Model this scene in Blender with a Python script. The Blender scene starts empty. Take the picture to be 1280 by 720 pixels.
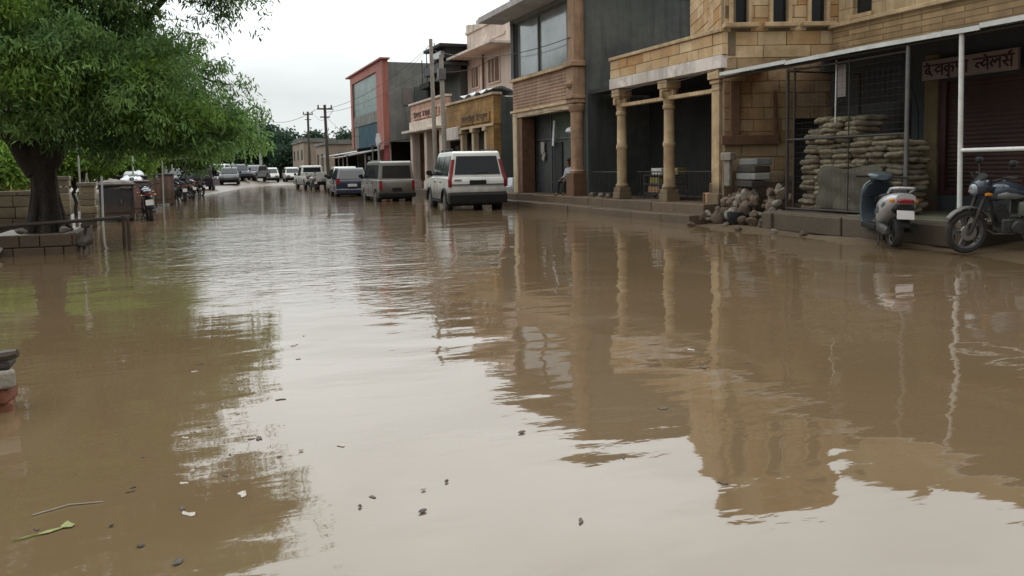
import bpy, math, random
import numpy as np
from math import sin, cos, pi, radians
from mathutils import Vector, Matrix
random.seed(7)
rng = np.random.default_rng(7)
scene = bpy.context.scene
COL = scene.collection

# ------------------------------------------------------------------ materials
def mat(name, c1, c2=None, rough=0.8, metal=0.0, scale=3.0, bump=0.0, bscale=None, tint=0.0, kind='noise', spec=0.4,
        dirt=None, dirt_amt=0.5, brick=None, stripes=None, damp=0.0, coat=0.0, bdist=0.02, trans=0.0, streak=0.0, warm=False):
    m = bpy.data.materials.new(name); m.use_nodes = True
    nt = m.node_tree; N = nt.nodes; L = nt.links
    b = N['Principled BSDF']
    b.inputs['Roughness'].default_value = rough; b.inputs['Metallic'].default_value = metal
    b.inputs['Specular IOR Level'].default_value = spec; b.inputs['Coat Weight'].default_value = coat
    if c2 is None: c2 = tuple(x * 0.72 for x in c1)
    tc = N.new('ShaderNodeTexCoord')
    def noise(s, det=5, vec=None, rg=0.6):
        n = N.new('ShaderNodeTexNoise'); n.inputs['Scale'].default_value = s; n.inputs['Detail'].default_value = det
        n.inputs['Roughness'].default_value = rg
        L.new(vec or tc.outputs['Object'], n.inputs['Vector']); return n.outputs['Fac']
    def mix(f, a, c, mode='MIX'):
        x = N.new('ShaderNodeMix'); x.data_type = 'RGBA'; x.blend_type = mode
        for s, v in ((x.inputs[0], f), (x.inputs[6], a), (x.inputs[7], c)):
            if isinstance(v, (int, float)): s.default_value = v
            elif isinstance(v, tuple): s.default_value = (*v, 1)
            else: L.new(v, s)
        return x.outputs[2]
    def ramp(f, lo, hi):
        r = N.new('ShaderNodeMapRange'); r.inputs[1].default_value = lo; r.inputs[2].default_value = hi
        L.new(f, r.inputs[0]); return r.outputs[0]
    def math_(op, a, c):
        x = N.new('ShaderNodeMath'); x.operation = op
        for s, v in zip(x.inputs, (a, c)):
            if isinstance(v, (int, float)): s.default_value = v
            else: L.new(v, s)
        return x.outputs[0]
    n1 = noise(scale)
    col = mix(ramp(n1, 0.3, 0.7), c1, c2)
    hgt = noise(bscale or scale * 6, 6) if bump else None
    if tint:
        at = N.new('ShaderNodeAttribute'); at.attribute_name = 'tint'
        col = mix(ramp(at.outputs['Fac'], 0, 1), mix(1.0, col, ((1 - tint, 1 - tint, 1 - tint * 0.9) if not warm else (0.86, 0.66, 0.48)), 'MULTIPLY'), mix(1.0, col, ((1 + tint, 1 + tint * 0.9, 1 + tint * 0.75) if not warm else (1.2, 1.24, 1.38)), 'MULTIPLY'))
    if brick:
        bt = N.new('ShaderNodeTexBrick'); L.new(tc.outputs['UV'], bt.inputs['Vector'])
        bt.inputs['Scale'].default_value = 1; bt.inputs['Brick Width'].default_value = brick[0]; bt.inputs['Row Height'].default_value = brick[1]
        bt.inputs['Mortar Size'].default_value = brick[2]; bt.inputs['Mortar Smooth'].default_value = 0.2
        bt.inputs['Color1'].default_value = (1.12, 1.1, 1.05, 1); bt.inputs['Color2'].default_value = (0.72, 0.70, 0.66, 1); bt.inputs['Mortar'].default_value = (*brick[3], 1)
        col = mix(1.0, col, bt.outputs['Color'], 'MULTIPLY')
        if hgt is not None: hgt = math_('SUBTRACT', math_('MULTIPLY', hgt, 0.4), bt.outputs['Fac'])
    if stripes:      # horizontal slats along v: (period, depth)
        sx = N.new('ShaderNodeSeparateXYZ'); L.new(tc.outputs['UV'], sx.inputs[0])
        s = math_('SINE', math_('MULTIPLY', sx.outputs['X' if len(stripes) > 2 else 'Y'], 2 * pi / stripes[0]), 0.0)
        hgt = s if hgt is None else math_('ADD', s, hgt)
        bump = max(bump, stripes[1])
    if dirt:
        col = mix(math_('MULTIPLY', ramp(noise(scale * 0.45, 8, None, 0.7), 0.48, 0.72), dirt_amt), col, dirt)
    if streak:       # rain streaks and patched render running down the wall
        mpv = N.new('ShaderNodeMapping'); mpv.inputs['Scale'].default_value = (3.5, 3.5, 0.22); L.new(tc.outputs['Object'], mpv.inputs[0])
        col = mix(math_('MULTIPLY', ramp(noise(1.6, 7, mpv.outputs[0], 0.65), 0.47, 0.68), streak), col, tuple(x * 0.38 for x in c1))
        col = mix(math_('MULTIPLY', ramp(noise(0.55, 6, None, 0.7), 0.55, 0.62), streak * 0.6), col, tuple(min(1, x * 1.45 + 0.02) for x in c1))
    if damp:         # tide mark of wet mud left on the bottom of things
        g = N.new('ShaderNodeNewGeometry'); sz = N.new('ShaderNodeSeparateXYZ'); L.new(g.outputs['Position'], sz.inputs[0])
        zz = math_('ADD', sz.outputs['Z'], math_('MULTIPLY', noise(2.3, 5), -0.5))
        col = mix(math_('MULTIPLY', ramp(zz, damp, damp - 0.3), 0.75), col, (0.075, 0.052, 0.033))
    L.new(col, b.inputs['Base Color'])
    rr = N.new('ShaderNodeMapRange'); rr.inputs[3].default_value = max(rough - 0.12, 0.03); rr.inputs[4].default_value = min(rough + 0.12, 1)
    L.new(noise(scale * 2.7, 4), rr.inputs[0]); L.new(rr.outputs[0], b.inputs['Roughness'])
    if hgt is not None:
        bp = N.new('ShaderNodeBump'); bp.inputs['Strength'].default_value = min(bump, 1); bp.inputs['Distance'].default_value = bdist
        L.new(hgt, bp.inputs['Height']); L.new(bp.outputs[0], b.inputs['Normal'])
    if trans:
        t = N.new('ShaderNodeBsdfTranslucent'); L.new(col, t.inputs[0])
        ms = N.new('ShaderNodeMixShader'); ms.inputs[0].default_value = trans
        L.new(b.outputs[0], ms.inputs[1]); L.new(t.outputs[0], ms.inputs[2]); L.new(ms.outputs[0], N['Material Output'].inputs[0])
    return m

M = {}
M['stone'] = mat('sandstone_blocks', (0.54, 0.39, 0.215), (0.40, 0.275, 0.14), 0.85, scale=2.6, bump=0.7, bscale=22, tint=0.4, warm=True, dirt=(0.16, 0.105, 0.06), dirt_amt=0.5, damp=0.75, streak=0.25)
M['stone_shaded'] = mat('shaded_sandstone', (0.36, 0.26, 0.145), (0.24, 0.165, 0.09), 0.88, scale=2.5, bump=0.7, bscale=22, tint=0.4, warm=True, dirt=(0.12, 0.08, 0.05), dirt_amt=0.6, damp=0.9, streak=0.4)  # same sandstone, with the shade under the awning put into the colour
M['carved'] = mat('carved_sandstone', (0.54, 0.39, 0.225), (0.38, 0.26, 0.145), 0.8, scale=4, bump=0.6, bscale=30, dirt=(0.17, 0.11, 0.06), dirt_amt=0.6, damp=0.75, streak=0.55)
M['carved_pink'] = mat('pinkish_carved_stone', (0.38, 0.24, 0.15), (0.26, 0.155, 0.09), 0.8, scale=4, bump=0.5, bscale=30, dirt=(0.13, 0.08, 0.05), dirt_amt=0.6, damp=0.75, streak=0.55)
M['mortar'] = mat('stone_mortar', (0.20, 0.15, 0.09), (0.12, 0.085, 0.05), 0.95, scale=6, bump=0.4)
M['white_band'] = mat('whitewashed_band', (0.60, 0.53, 0.48), (0.48, 0.41, 0.36), 0.7, scale=3, dirt=(0.3, 0.23, 0.18), dirt_amt=0.5, streak=0.7)
M['cement'] = mat('grey_cement_render', (0.085, 0.092, 0.086), (0.05, 0.055, 0.052), 0.9, scale=0.9, bump=0.35, bscale=14, dirt=(0.16, 0.155, 0.14), dirt_amt=0.5, streak=0.6)
M['cement_light'] = mat('light_grey_cement', (0.22, 0.22, 0.20), (0.15, 0.15, 0.14), 0.9, scale=1.2, bump=0.3, bscale=14, dirt=(0.09, 0.085, 0.08), dirt_amt=0.6, streak=0.6)
M['brown_slats'] = mat('brown_stone_strips', (0.30, 0.18, 0.115), (0.20, 0.12, 0.075), 0.8, scale=3, bump=0.3, stripes=(0.105, 0.6), dirt=(0.13, 0.08, 0.05), bdist=0.012, streak=0.5)
M['tan_slats'] = mat('tan_stone_courses', (0.38, 0.255, 0.135), (0.25, 0.165, 0.085), 0.85, scale=2, bump=0.5, brick=(0.9, 0.115, 0.012, (0.45, 0.4, 0.35)), dirt=(0.14, 0.09, 0.05), bdist=0.012, streak=0.5)
M['plaster_pale'] = mat('pale_stone_wall', (0.47, 0.36, 0.22), (0.36, 0.26, 0.15), 0.85, scale=2, bump=0.4, brick=(0.7, 0.3, 0.012, (0.6, 0.55, 0.5)), dirt=(0.22, 0.15, 0.09), streak=0.6)
M['step'] = mat('muddy_stone_steps', (0.33, 0.225, 0.14), (0.21, 0.135, 0.08), 0.6, scale=2.5, bump=0.5, bscale=18, tint=0.25, dirt=(0.10, 0.065, 0.04), dirt_amt=0.7, damp=0.5, streak=0.4)
M['plinth'] = mat('worn_concrete_plinth', (0.115, 0.098, 0.07), (0.075, 0.062, 0.045), 0.7, scale=2, bump=0.5, bscale=16, dirt=(0.07, 0.055, 0.04), dirt_amt=0.7, damp=0.5, streak=0.5)
M['greenpave'] = mat('worn_greenish_paving', (0.19, 0.18, 0.125), (0.13, 0.12, 0.085), 0.55, scale=2, bump=0.3, bscale=16, dirt=(0.1, 0.085, 0.06))
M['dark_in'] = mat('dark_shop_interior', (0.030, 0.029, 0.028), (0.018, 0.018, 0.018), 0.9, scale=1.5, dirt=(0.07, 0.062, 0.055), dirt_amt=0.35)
M['shutter'] = mat('brown_roller_shutter', (0.085, 0.045, 0.038), (0.055, 0.032, 0.028), 0.55, scale=2, stripes=(0.075, 0.8), bdist=0.012, dirt=(0.035, 0.026, 0.022))
M['maroon'] = mat('maroon_frame_paint', (0.075, 0.022, 0.025), None, 0.55, scale=5)
M['olive_stone'] = mat('olive_tan_pilaster', (0.22, 0.165, 0.085), (0.15, 0.11, 0.058), 0.85, scale=3, bump=0.4, dirt=(0.08, 0.055, 0.035), damp=0.8, streak=0.6)
M['wood'] = mat('reddish_wood', (0.17, 0.085, 0.045), (0.10, 0.05, 0.028), 0.75, scale=5, bump=0.3, dirt=(0.06, 0.035, 0.022))
M['wood_dark'] = mat('dark_weathered_wood', (0.045, 0.034, 0.028), (0.026, 0.02, 0.018), 0.85, scale=5, bump=0.4)
M['crate'] = mat('orange_brown_crate', (0.42, 0.235, 0.125), (0.32, 0.17, 0.085), 0.75, scale=4, bump=0.3, stripes=(0.09, 0.4), bdist=0.008)
M['sheet'] = mat('corrugated_grey_sheet', (0.36, 0.38, 0.38), (0.25, 0.26, 0.26), 0.5, metal=0.3, scale=2, stripes=(0.16, 0.5, 1), bdist=0.02, dirt=(0.14, 0.12, 0.10), dirt_amt=0.6)
M['edge_white'] = mat('whitish_awning_edge', (0.62, 0.62, 0.60), (0.42, 0.42, 0.40), 0.5, scale=3, dirt=(0.25, 0.22, 0.18))
M['white_pipe'] = mat('white_painted_pipe', (0.72, 0.71, 0.68), (0.58, 0.56, 0.52), 0.4, scale=6, dirt=(0.35, 0.27, 0.2))
M['black_metal'] = mat('black_iron', (0.028, 0.027, 0.027), (0.05, 0.036, 0.028), 0.6, scale=8, metal=0.2)
M['grey_metal'] = mat('dull_grey_steel', (0.17, 0.165, 0.16), (0.11, 0.10, 0.095), 0.5, scale=6, metal=0.5)
M['chrome'] = mat('polished_metal', (0.55, 0.55, 0.55), (0.42, 0.42, 0.42), 0.22, metal=1.0, scale=6)
M['engine'] = mat('dirty_alloy', (0.11, 0.105, 0.10), (0.05, 0.047, 0.045), 0.5, metal=0.6, scale=14, bump=0.3)
M['glass'] = mat('dark_window_glass', (0.012, 0.014, 0.016), (0.02, 0.022, 0.024), 0.08, scale=1.2, spec=0.4)
M['glass_pale'] = mat('pale_reflective_glass', (0.30, 0.325, 0.335), (0.17, 0.185, 0.195), 0.08, scale=1.1, spec=0.9, metal=0.35, dirt=(0.30, 0.30, 0.29), dirt_amt=0.6)
M['glass_grey'] = mat('dusty_grey_added_glass', (0.10, 0.108, 0.106), (0.06, 0.066, 0.065), 0.18, scale=0.8, spec=0.7, dirt=(0.2, 0.2, 0.19), dirt_amt=0.5)  # grey tone of the pane added to lighten the shop recess
M['canopy'] = mat('mauve_grey_slab', (0.42, 0.38, 0.37), (0.33, 0.30, 0.295), 0.85, scale=1.5, streak=0.5)
M['glass_green'] = mat('green_tinted_glass', (0.115, 0.20, 0.185), (0.07, 0.13, 0.125), 0.3, scale=0.8, spec=0.25, brick=(1.1, 0.9, 0.03, (0.5, 0.6, 0.6)))
M['glass_blue'] = mat('blue_hoarding', (0.035, 0.09, 0.125), (0.022, 0.055, 0.08), 0.6, scale=1, spec=0.15)
M['redpaint'] = mat('brick_red_paint', (0.42, 0.155, 0.12), (0.33, 0.115, 0.09), 0.75, scale=1, dirt=(0.25, 0.11, 0.09), streak=0.45)
M['pink'] = mat('pale_pink_paint', (0.66, 0.53, 0.46), (0.57, 0.45, 0.38), 0.8, scale=0.8, dirt=(0.36, 0.26, 0.22), dirt_amt=0.5, streak=0.6)
M['pink_white'] = mat('cream_paint', (0.64, 0.54, 0.46), (0.54, 0.45, 0.38), 0.8, scale=0.8, dirt=(0.34, 0.28, 0.23), dirt_amt=0.5, streak=0.6)
M['salmon'] = mat('salmon_paint', (0.55, 0.33, 0.24), (0.46, 0.265, 0.195), 0.8, scale=1.5, bump=0.2, stripes=(0.22, 0.3), dirt=(0.32, 0.2, 0.15), bdist=0.02, streak=0.6)
M['gold'] = mat('golden_brown_stone', (0.33, 0.185, 0.06), (0.22, 0.12, 0.04), 0.8, scale=2, bump=0.4, brick=(0.5, 0.2, 0.012, (0.7, 0.65, 0.55)), dirt=(0.12, 0.075, 0.035), streak=0.6)
M['cream_trim'] = mat('cream_stone_trim', (0.52, 0.40, 0.27), (0.42, 0.31, 0.20), 0.8, scale=3, dirt=(0.24, 0.17, 0.1), streak=0.5)
M['mud'] = mat('wet_brown_mud', (0.125, 0.088, 0.052), (0.085, 0.058, 0.034), 0.4, scale=1.2, bump=0.7, bscale=9, dirt=(0.20, 0.155, 0.105), dirt_amt=0.5)
M['sign'] = mat('pale_sign_board', (0.30, 0.225, 0.205), (0.24, 0.18, 0.165), 0.6, scale=3, dirt=(0.25, 0.18, 0.15))
M['sign_letters'] = mat('maroon_lettering', (0.065, 0.018, 0.022), None, 0.6, scale=6)
M['letters_dark'] = mat('dark_lettering', (0.07, 0.035, 0.02), None, 0.6, scale=6)
M['sack'] = mat('beige_woven_sack', (0.235, 0.20, 0.14), (0.14, 0.12, 0.08), 0.9, scale=5, bump=0.6, bscale=40, tint=0.4, dirt=(0.17, 0.14, 0.09))
M['tarp_grey'] = mat('grey_brown_cover', (0.10, 0.088, 0.062), (0.066, 0.058, 0.042), 0.85, scale=2, bump=0.6, bscale=5, dirt=(0.15, 0.13, 0.09))
M['slate_board'] = mat('blue_grey_board', (0.075, 0.08, 0.088), (0.05, 0.054, 0.06), 0.8, scale=2, dirt=(0.10, 0.10, 0.10))
M['paper'] = mat('pinkish_paper', (0.20, 0.165, 0.16), (0.14, 0.115, 0.11), 0.9, scale=3)
M['tarp_white'] = mat('white_tarpaulin', (0.68, 0.70, 0.72), (0.5, 0.52, 0.55), 0.6, scale=4, bump=0.5, bscale=7)
M['rubble'] = mat('rubble_stone', (0.19, 0.135, 0.10), (0.11, 0.078, 0.058), 0.9, scale=6, bump=0.6, bscale=25, tint=0.3, damp=0.35)
M['brick_red'] = mat('red_brick', (0.20, 0.075, 0.04), (0.13, 0.05, 0.028), 0.9, scale=12, bump=0.5, bscale=60)
M['pale_stone'] = mat('pale_broken_stone', (0.30, 0.265, 0.22), (0.19, 0.165, 0.135), 0.9, scale=9, bump=0.5)
M['cloth_red'] = mat('red_cloth', (0.30, 0.04, 0.05), (0.2, 0.025, 0.035), 0.9, scale=3)
M['rust_sheet'] = mat('brownish_sheet', (0.17, 0.105, 0.085), (0.11, 0.07, 0.058), 0.7, scale=2, stripes=(0.2, 0.5, 1), bdist=0.02, damp=0.5)
M['bark'] = mat('neem_bark', (0.055, 0.043, 0.034), (0.026, 0.021, 0.018), 0.95, scale=6, bump=1.0, bscale=16, bdist=0.05)
M['leaf'] = mat('neem_leaves', (0.215, 0.345, 0.110), (0.100, 0.195, 0.075), 0.75, scale=1.5, tint=0.5, trans=0.45, spec=0.12)
M['leaf_bright'] = mat('bright_young_leaves', (0.20, 0.33, 0.055), (0.13, 0.235, 0.045), 0.7, scale=0.7, tint=0.45, trans=0.4, spec=0.3)
M['leaf_dark'] = mat('hazed_dark_leaves', (0.050, 0.094, 0.056), (0.036, 0.070, 0.044), 0.7, scale=0.3, tint=0.5, trans=0.25, spec=0.2)  # bluish distance haze mixed into the leaf colour
M['car_white'] = mat('white_car_paint', (0.66, 0.66, 0.62), (0.60, 0.60, 0.56), 0.25, scale=1.5, coat=0.5, dirt=(0.40, 0.34, 0.26), dirt_amt=0.35, damp=0.55)
M['car_silver'] = mat('dusty_silver_paint', (0.23, 0.225, 0.205), (0.19, 0.185, 0.165), 0.35, scale=1.5, metal=0.3, coat=0.3, dirt=(0.15, 0.12, 0.085), dirt_amt=0.6, damp=0.5)
M['car_blue'] = mat('dark_blue_paint', (0.022, 0.028, 0.052), (0.016, 0.02, 0.038), 0.25, scale=1.5, coat=0.5)
M['car_grey'] = mat('grey_car_paint', (0.12, 0.125, 0.135), None, 0.3, scale=1.5, coat=0.4)
M['plastic'] = mat('black_plastic', (0.010, 0.010, 0.011), (0.018, 0.017, 0.016), 0.6, scale=6, spec=0.2)
M['rubber'] = mat('muddy_tyre_rubber', (0.022, 0.021, 0.020), (0.045, 0.037, 0.029), 0.85, scale=9, bump=0.3)
M['redlamp'] = mat('red_lamp_lens', (0.24, 0.006, 0.012), (0.16, 0.005, 0.009), 0.2, scale=3, spec=0.5)
M['amber'] = mat('amber_lens', (0.55, 0.20, 0.02), None, 0.2, scale=3)
M['lens'] = mat('clear_lens', (0.22, 0.23, 0.24), (0.15, 0.16, 0.17), 0.1, scale=5, spec=0.8)
M['plate_w'] = mat('white_number_plate', (0.62, 0.57, 0.56), None, 0.5, scale=5)
M['scoot'] = mat('silver_grey_scooter_paint', (0.46, 0.44, 0.44), (0.36, 0.345, 0.34), 0.3, scale=3, metal=0.15, coat=0.4, dirt=(0.2, 0.17, 0.14), dirt_amt=0.4)
M['scoot_blue'] = mat('dark_teal_scooter_panel', (0.013, 0.022, 0.031), (0.009, 0.015, 0.021), 0.45, scale=3)
M['scoot_top'] = mat('grey_blue_scooter_shell', (0.105, 0.13, 0.145), (0.07, 0.09, 0.10), 0.3, scale=3, coat=0.4, metal=0.2)
M['bike_blue'] = mat('blue_grey_tank_paint', (0.05, 0.06, 0.085), (0.035, 0.042, 0.06), 0.22, scale=3, coat=0.6, metal=0.2)
M['bike_silver'] = mat('silver_tank_decal', (0.22, 0.225, 0.20), (0.15, 0.155, 0.14), 0.35, scale=4, metal=0.4, coat=0.3)
M['seat'] = mat('black_seat_vinyl', (0.022, 0.022, 0.024), (0.034, 0.033, 0.034), 0.45, scale=5)
M['pole_c'] = mat('weathered_concrete_pole', (0.34, 0.30, 0.25), (0.24, 0.21, 0.175), 0.9, scale=3, bump=0.3, dirt=(0.15, 0.13, 0.1))
M['pole_dark'] = mat('dark_weathered_pole', (0.085, 0.078, 0.066), (0.055, 0.05, 0.042), 0.9, scale=3)
M['pole_white'] = mat('grey_painted_pole', (0.42, 0.44, 0.43), (0.33, 0.34, 0.33), 0.5, scale=3)
M['cabin_dark'] = mat('dark_purple_metal_kiosk', (0.036, 0.030, 0.036), (0.026, 0.022, 0.026), 0.6, scale=2, stripes=(0.12, 0.4, 1), bdist=0.01, damp=0.3)
M['cabin_pink'] = mat('faded_red_kiosk', (0.24, 0.12, 0.105), (0.17, 0.085, 0.075), 0.7, scale=2, stripes=(0.2, 0.3, 1), bdist=0.01, damp=0.4)
M['orange_wall'] = mat('orange_painted_wall', (0.40, 0.23, 0.12), (0.30, 0.17, 0.09), 0.85, scale=1.5, dirt=(0.2, 0.13, 0.09), streak=0.5)
M['pebble_wall'] = mat('pale_stone_masonry', (0.35, 0.29, 0.205), (0.25, 0.20, 0.14), 0.9, scale=3, bump=0.6, bscale=18, tint=0.32, dirt=(0.13, 0.105, 0.07), damp=0.4)
M['skin'] = mat('brown_skin', (0.17, 0.088, 0.05), (0.14, 0.072, 0.042), 0.55, scale=8)
M['shirt'] = mat('pale_grey_shirt', (0.40, 0.41, 0.43), (0.32, 0.33, 0.35), 0.9, scale=6, bump=0.3)
M['trousers'] = mat('dark_trousers', (0.022, 0.022, 0.026), None, 0.9, scale=6)
M['hair'] = mat('black_hair', (0.012, 0.011, 0.01), None, 0.5, scale=20)
M['twig_leaf'] = mat('yellow_green_leaf', (0.22, 0.25, 0.07), (0.15, 0.16, 0.05), 0.5, scale=20)
M['litter_dark'] = mat('soaked_dark_litter', (0.035, 0.026, 0.018), (0.06, 0.045, 0.03), 0.5, scale=20)
M['litter_pale'] = mat('pale_litter', (0.40, 0.36, 0.31), (0.28, 0.25, 0.21), 0.6, scale=20)
M['cable'] = mat('black_cable', (0.02, 0.02, 0.02), None, 0.6, scale=5)
M['railing_dark'] = mat('dark_rusty_pipe', (0.035, 0.028, 0.024), (0.06, 0.04, 0.028), 0.6, scale=9, metal=0.3)
M['redstone'] = mat('dark_red_stone_blocks', (0.085, 0.054, 0.04), (0.05, 0.034, 0.026), 0.85, scale=3, bump=0.6, bscale=16, tint=0.4, damp=0.3)
M['furn'] = mat('olive_yellow_box', (0.30, 0.26, 0.08), (0.2, 0.17, 0.06), 0.6, scale=5)
M['tower'] = mat('hazy_tan_wall', (0.33, 0.26, 0.20), (0.26, 0.2, 0.155), 0.9, scale=0.5, dirt=(0.17, 0.13, 0.1), streak=0.4)

# ------------------------------------------------------------------ mesh builder
class MB:
    def __init__(s): s.v = []; s.f = []; s.t = []; s.sm = []
    def add(s, vs, fs, tint=None, smooth=False):
        o = len(s.v); t = random.random() if tint is None else tint
        s.v += [Vector(p) for p in vs]
        for f in fs: s.f.append(tuple(i + o for i in f)); s.t.append(t); s.sm.append(smooth)
        return s
    def box(s, x0, x1, y0, y1, z0, z1, tint=None):
        return s.add([(x, y, z) for x in (x0, x1) for y in (y0, y1) for z in (z0, z1)],
                     [(0, 1, 3, 2), (4, 6, 7, 5), (0, 4, 5, 1), (2, 3, 7, 6), (0, 2, 6, 4), (1, 5, 7, 3)], tint)
    def obox(s, c, ax, ay, az, hx, hy, hz, tint=None):
        c, ax, ay, az = map(Vector, (c, ax, ay, az))
        return s.add([c + ax * (hx * i) + ay * (hy * j) + az * (hz * k) for i in (-1, 1) for j in (-1, 1) for k in (-1, 1)],
                     [(0, 1, 3, 2), (4, 6, 7, 5), (0, 4, 5, 1), (2, 3, 7, 6), (0, 2, 6, 4), (1, 5, 7, 3)], tint)
    def rbox(s, c, size, rot=0, tilt=0, tint=None):
        R = Matrix.Rotation(rot, 3, 'Z') @ Matrix.Rotation(tilt, 3, 'X')
        return s.obox(c, R.col[0], R.col[1], R.col[2], size[0] / 2, size[1] / 2, size[2] / 2, tint)
    def tube(s, pts, r, n=8, cap=True, tint=None):
        pts = [Vector(p) for p in pts]; rs = r if isinstance(r, (list, tuple)) else [r] * len(pts)
        vs = []; fs = []; prev = None
        for i, p in enumerate(pts):
            d = (pts[min(i + 1, len(pts) - 1)] - pts[max(i - 1, 0)]).normalized()
            if prev is None:
                up = Vector((0, 0, 1)) if abs(d.z) < 0.9 else Vector((1, 0, 0)); a = d.cross(up).normalized()
            else: a = (prev - d * prev.dot(d)).normalized()
            prev = a; b = d.cross(a)
            for k in range(n):
                t = 2 * pi * k / n; vs.append(p + (a * cos(t) + b * sin(t)) * rs[i])
        for i in range(len(pts) - 1):
            for k in range(n): fs.append((i * n + k, i * n + (k + 1) % n, (i + 1) * n + (k + 1) % n, (i + 1) * n + k))
        if cap: fs.append(tuple(range(n - 1, -1, -1))); fs.append(tuple(range((len(pts) - 1) * n, len(pts) * n)))
        return s.add(vs, fs, tint, True)
    def lathe(s, c, prof, n=16, axis='z', tint=None):
        c = Vector(c); vs = []; fs = []
        for (r, h) in prof:
            for k in range(n):
                t = 2 * pi * k / n; a, b = r * cos(t), r * sin(t)
                vs.append(c + Vector({'z': (a, b, h), 'x': (h, a, b), 'y': (b, h, a)}[axis]))
        for i in range(len(prof) - 1):
            for k in range(n): fs.append((i * n + k, i * n + (k + 1) % n, (i + 1) * n + (k + 1) % n, (i + 1) * n + k))
        fs.append(tuple(range(n - 1, -1, -1))); fs.append(tuple(range((len(prof) - 1) * n, len(prof) * n)))
        return s.add(vs, fs, tint, True)
    def loft(s, secs, n=14, p=2.5, tint=None):
        # each section: (x, y, z, half width, half height, tilt about x)
        vs = []; fs = []
        for q in secs:
            x, y, z, hw, hh = q[:5]; ti = q[5] if len(q) > 5 else 0
            for k in range(n):
                t = 2 * pi * k / n; ca, sa = cos(t), sin(t)
                a = hw * math.copysign(abs(ca) ** (2 / p), ca); b = hh * math.copysign(abs(sa) ** (2 / p), sa)
                vs.append((x + a, y - b * sin(ti), z + b * cos(ti)))
        for i in range(len(secs) - 1):
            for k in range(n): fs.append((i * n + k, i * n + (k + 1) % n, (i + 1) * n + (k + 1) % n, (i + 1) * n + k))
        fs.append(tuple(range(n - 1, -1, -1))); fs.append(tuple(range((len(secs) - 1) * n, len(secs) * n)))
        return s.add(vs, fs, tint, True)
    def prism_x(s, poly, x0, x1, tint=None, xs=None):
        # poly of (y, z); xs(z) scales x
        n = len(poly); k = xs or (lambda y, z: 1)
        vs = [(x0 * k(y, z), y, z) for y, z in poly] + [(x1 * k(y, z), y, z) for y, z in poly]
        fs = [tuple(range(n - 1, -1, -1)), tuple(range(n, 2 * n))] + [(i, (i + 1) % n, n + (i + 1) % n, n + i) for i in range(n)]
        return s.add(vs, fs, tint)
    def build(s, name, m, parent=None, local=False, bevel=0, smooth_angle=40):
        off = Vector((0, 0, 0))
        if parent is not None and not local:
            p = parent
            while p is not None: off += p.location; p = p.parent
        me = bpy.data.meshes.new(name)
        me.from_pydata([tuple(v) for v in s.v], [], s.f)
        bmf = np.array(s.t, dtype=np.float32)
        import bmesh
        bm = bmesh.new(); bm.from_mesh(me)
        lay = bm.faces.layers.float.new('tint'); bm.faces.ensure_lookup_table()
        for i, f in enumerate(bm.faces): f[lay] = float(bmf[i])
        bmesh.ops.recalc_face_normals(bm, faces=bm.faces)
        uv = bm.loops.layers.uv.new('UVMap')
        for f in bm.faces:
            nn = f.normal
            for l in f.loops:
                c = l.vert.co
                if abs(nn.z) > 0.8: l[uv].uv = (c.x, c.y)
                else:
                    t = Vector((-nn.y, nn.x, 0)).normalized(); l[uv].uv = (c.dot(t), c.z)
        bm.to_mesh(me); bm.free()
        for v in me.vertices: v.co = v.co - off
        me.materials.append(m)
        if any(s.sm):
            me.polygons.foreach_set('use_smooth', [True] * len(me.polygons)); me.set_sharp_from_angle(angle=radians(smooth_angle))
        o = bpy.data.objects.new(name, me); COL.objects.link(o)
        if parent is not None: o.parent = parent
        if bevel:
            b = o.modifiers.new('bevel', 'BEVEL'); b.width = bevel; b.segments = 2; b.limit_method = 'ANGLE'; b.angle_limit = radians(40)
        return o

def tag(o, label=None, cat=None, group=None, kind=None):
    if label: o['label'] = label
    if cat: o['category'] = cat
    if group: o['group'] = group
    if kind: o['kind'] = kind
    return o
def thing(name, label, cat, loc=(0, 0, 0), rz=0, group=None):
    o = bpy.data.objects.new(name, None); COL.objects.link(o); o.location = loc; o.rotation_euler = (0, 0, rz); o.empty_display_size = 0.2
    return tag(o, label, cat, group)
def copy_tree(o, parent=None):
    c = o.copy(); COL.objects.link(c)
    if parent is not None: c.parent = parent
    for ch in [x for x in bpy.data.objects if x.parent == o]: copy_tree(ch, c)
    return c

def block_wall(mb, p0, u, n, Ln, z0, z1, courses, lens, holes=(), thick=0.16, gap=0.006, jit=0.012):
    """dressed stone blocks standing proud of a backing wall; p0 start, u run direction, n outward normal"""
    p0, u, n = Vector(p0), Vector(u).normalized(), Vector(n).normalized()
    z = z0
    while z < z1 - 0.04:
        h = min(random.uniform(*courses), z1 - z)
        if z1 - z - h < 0.1: h = z1 - z
        a = -random.uniform(0, lens[0])
        while a < Ln:
            b = a + random.uniform(*lens); A = max(a, 0); B = min(b, Ln)
            segs = [(A, B)] if B - A > 0.03 else []
            for (h0, h1, hz0, hz1) in holes:
                if z + h > hz0 + 0.02 and z < hz1 - 0.02:
                    ns = []
                    for (q, r) in segs:
                        if r <= h0 or q >= h1: ns.append((q, r)); continue
                        if q < h0 - 0.03: ns.append((q, h0))
                        if r > h1 + 0.03: ns.append((h1, r))
                    segs = ns
            tnt = min(1, max(0, random.gauss(0.5, 0.34)))
            for (q, r) in segs:
                d = random.uniform(0, jit)
                c = p0 + u * ((q + r) / 2) + n * (d - thick / 2); c.z = z + h / 2
                mb.obox(c, u, n, (0, 0, 1), (r - q) / 2 - gap, thick / 2, h / 2 - gap, tnt)
            a = b
        z += h
    return mb

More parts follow.
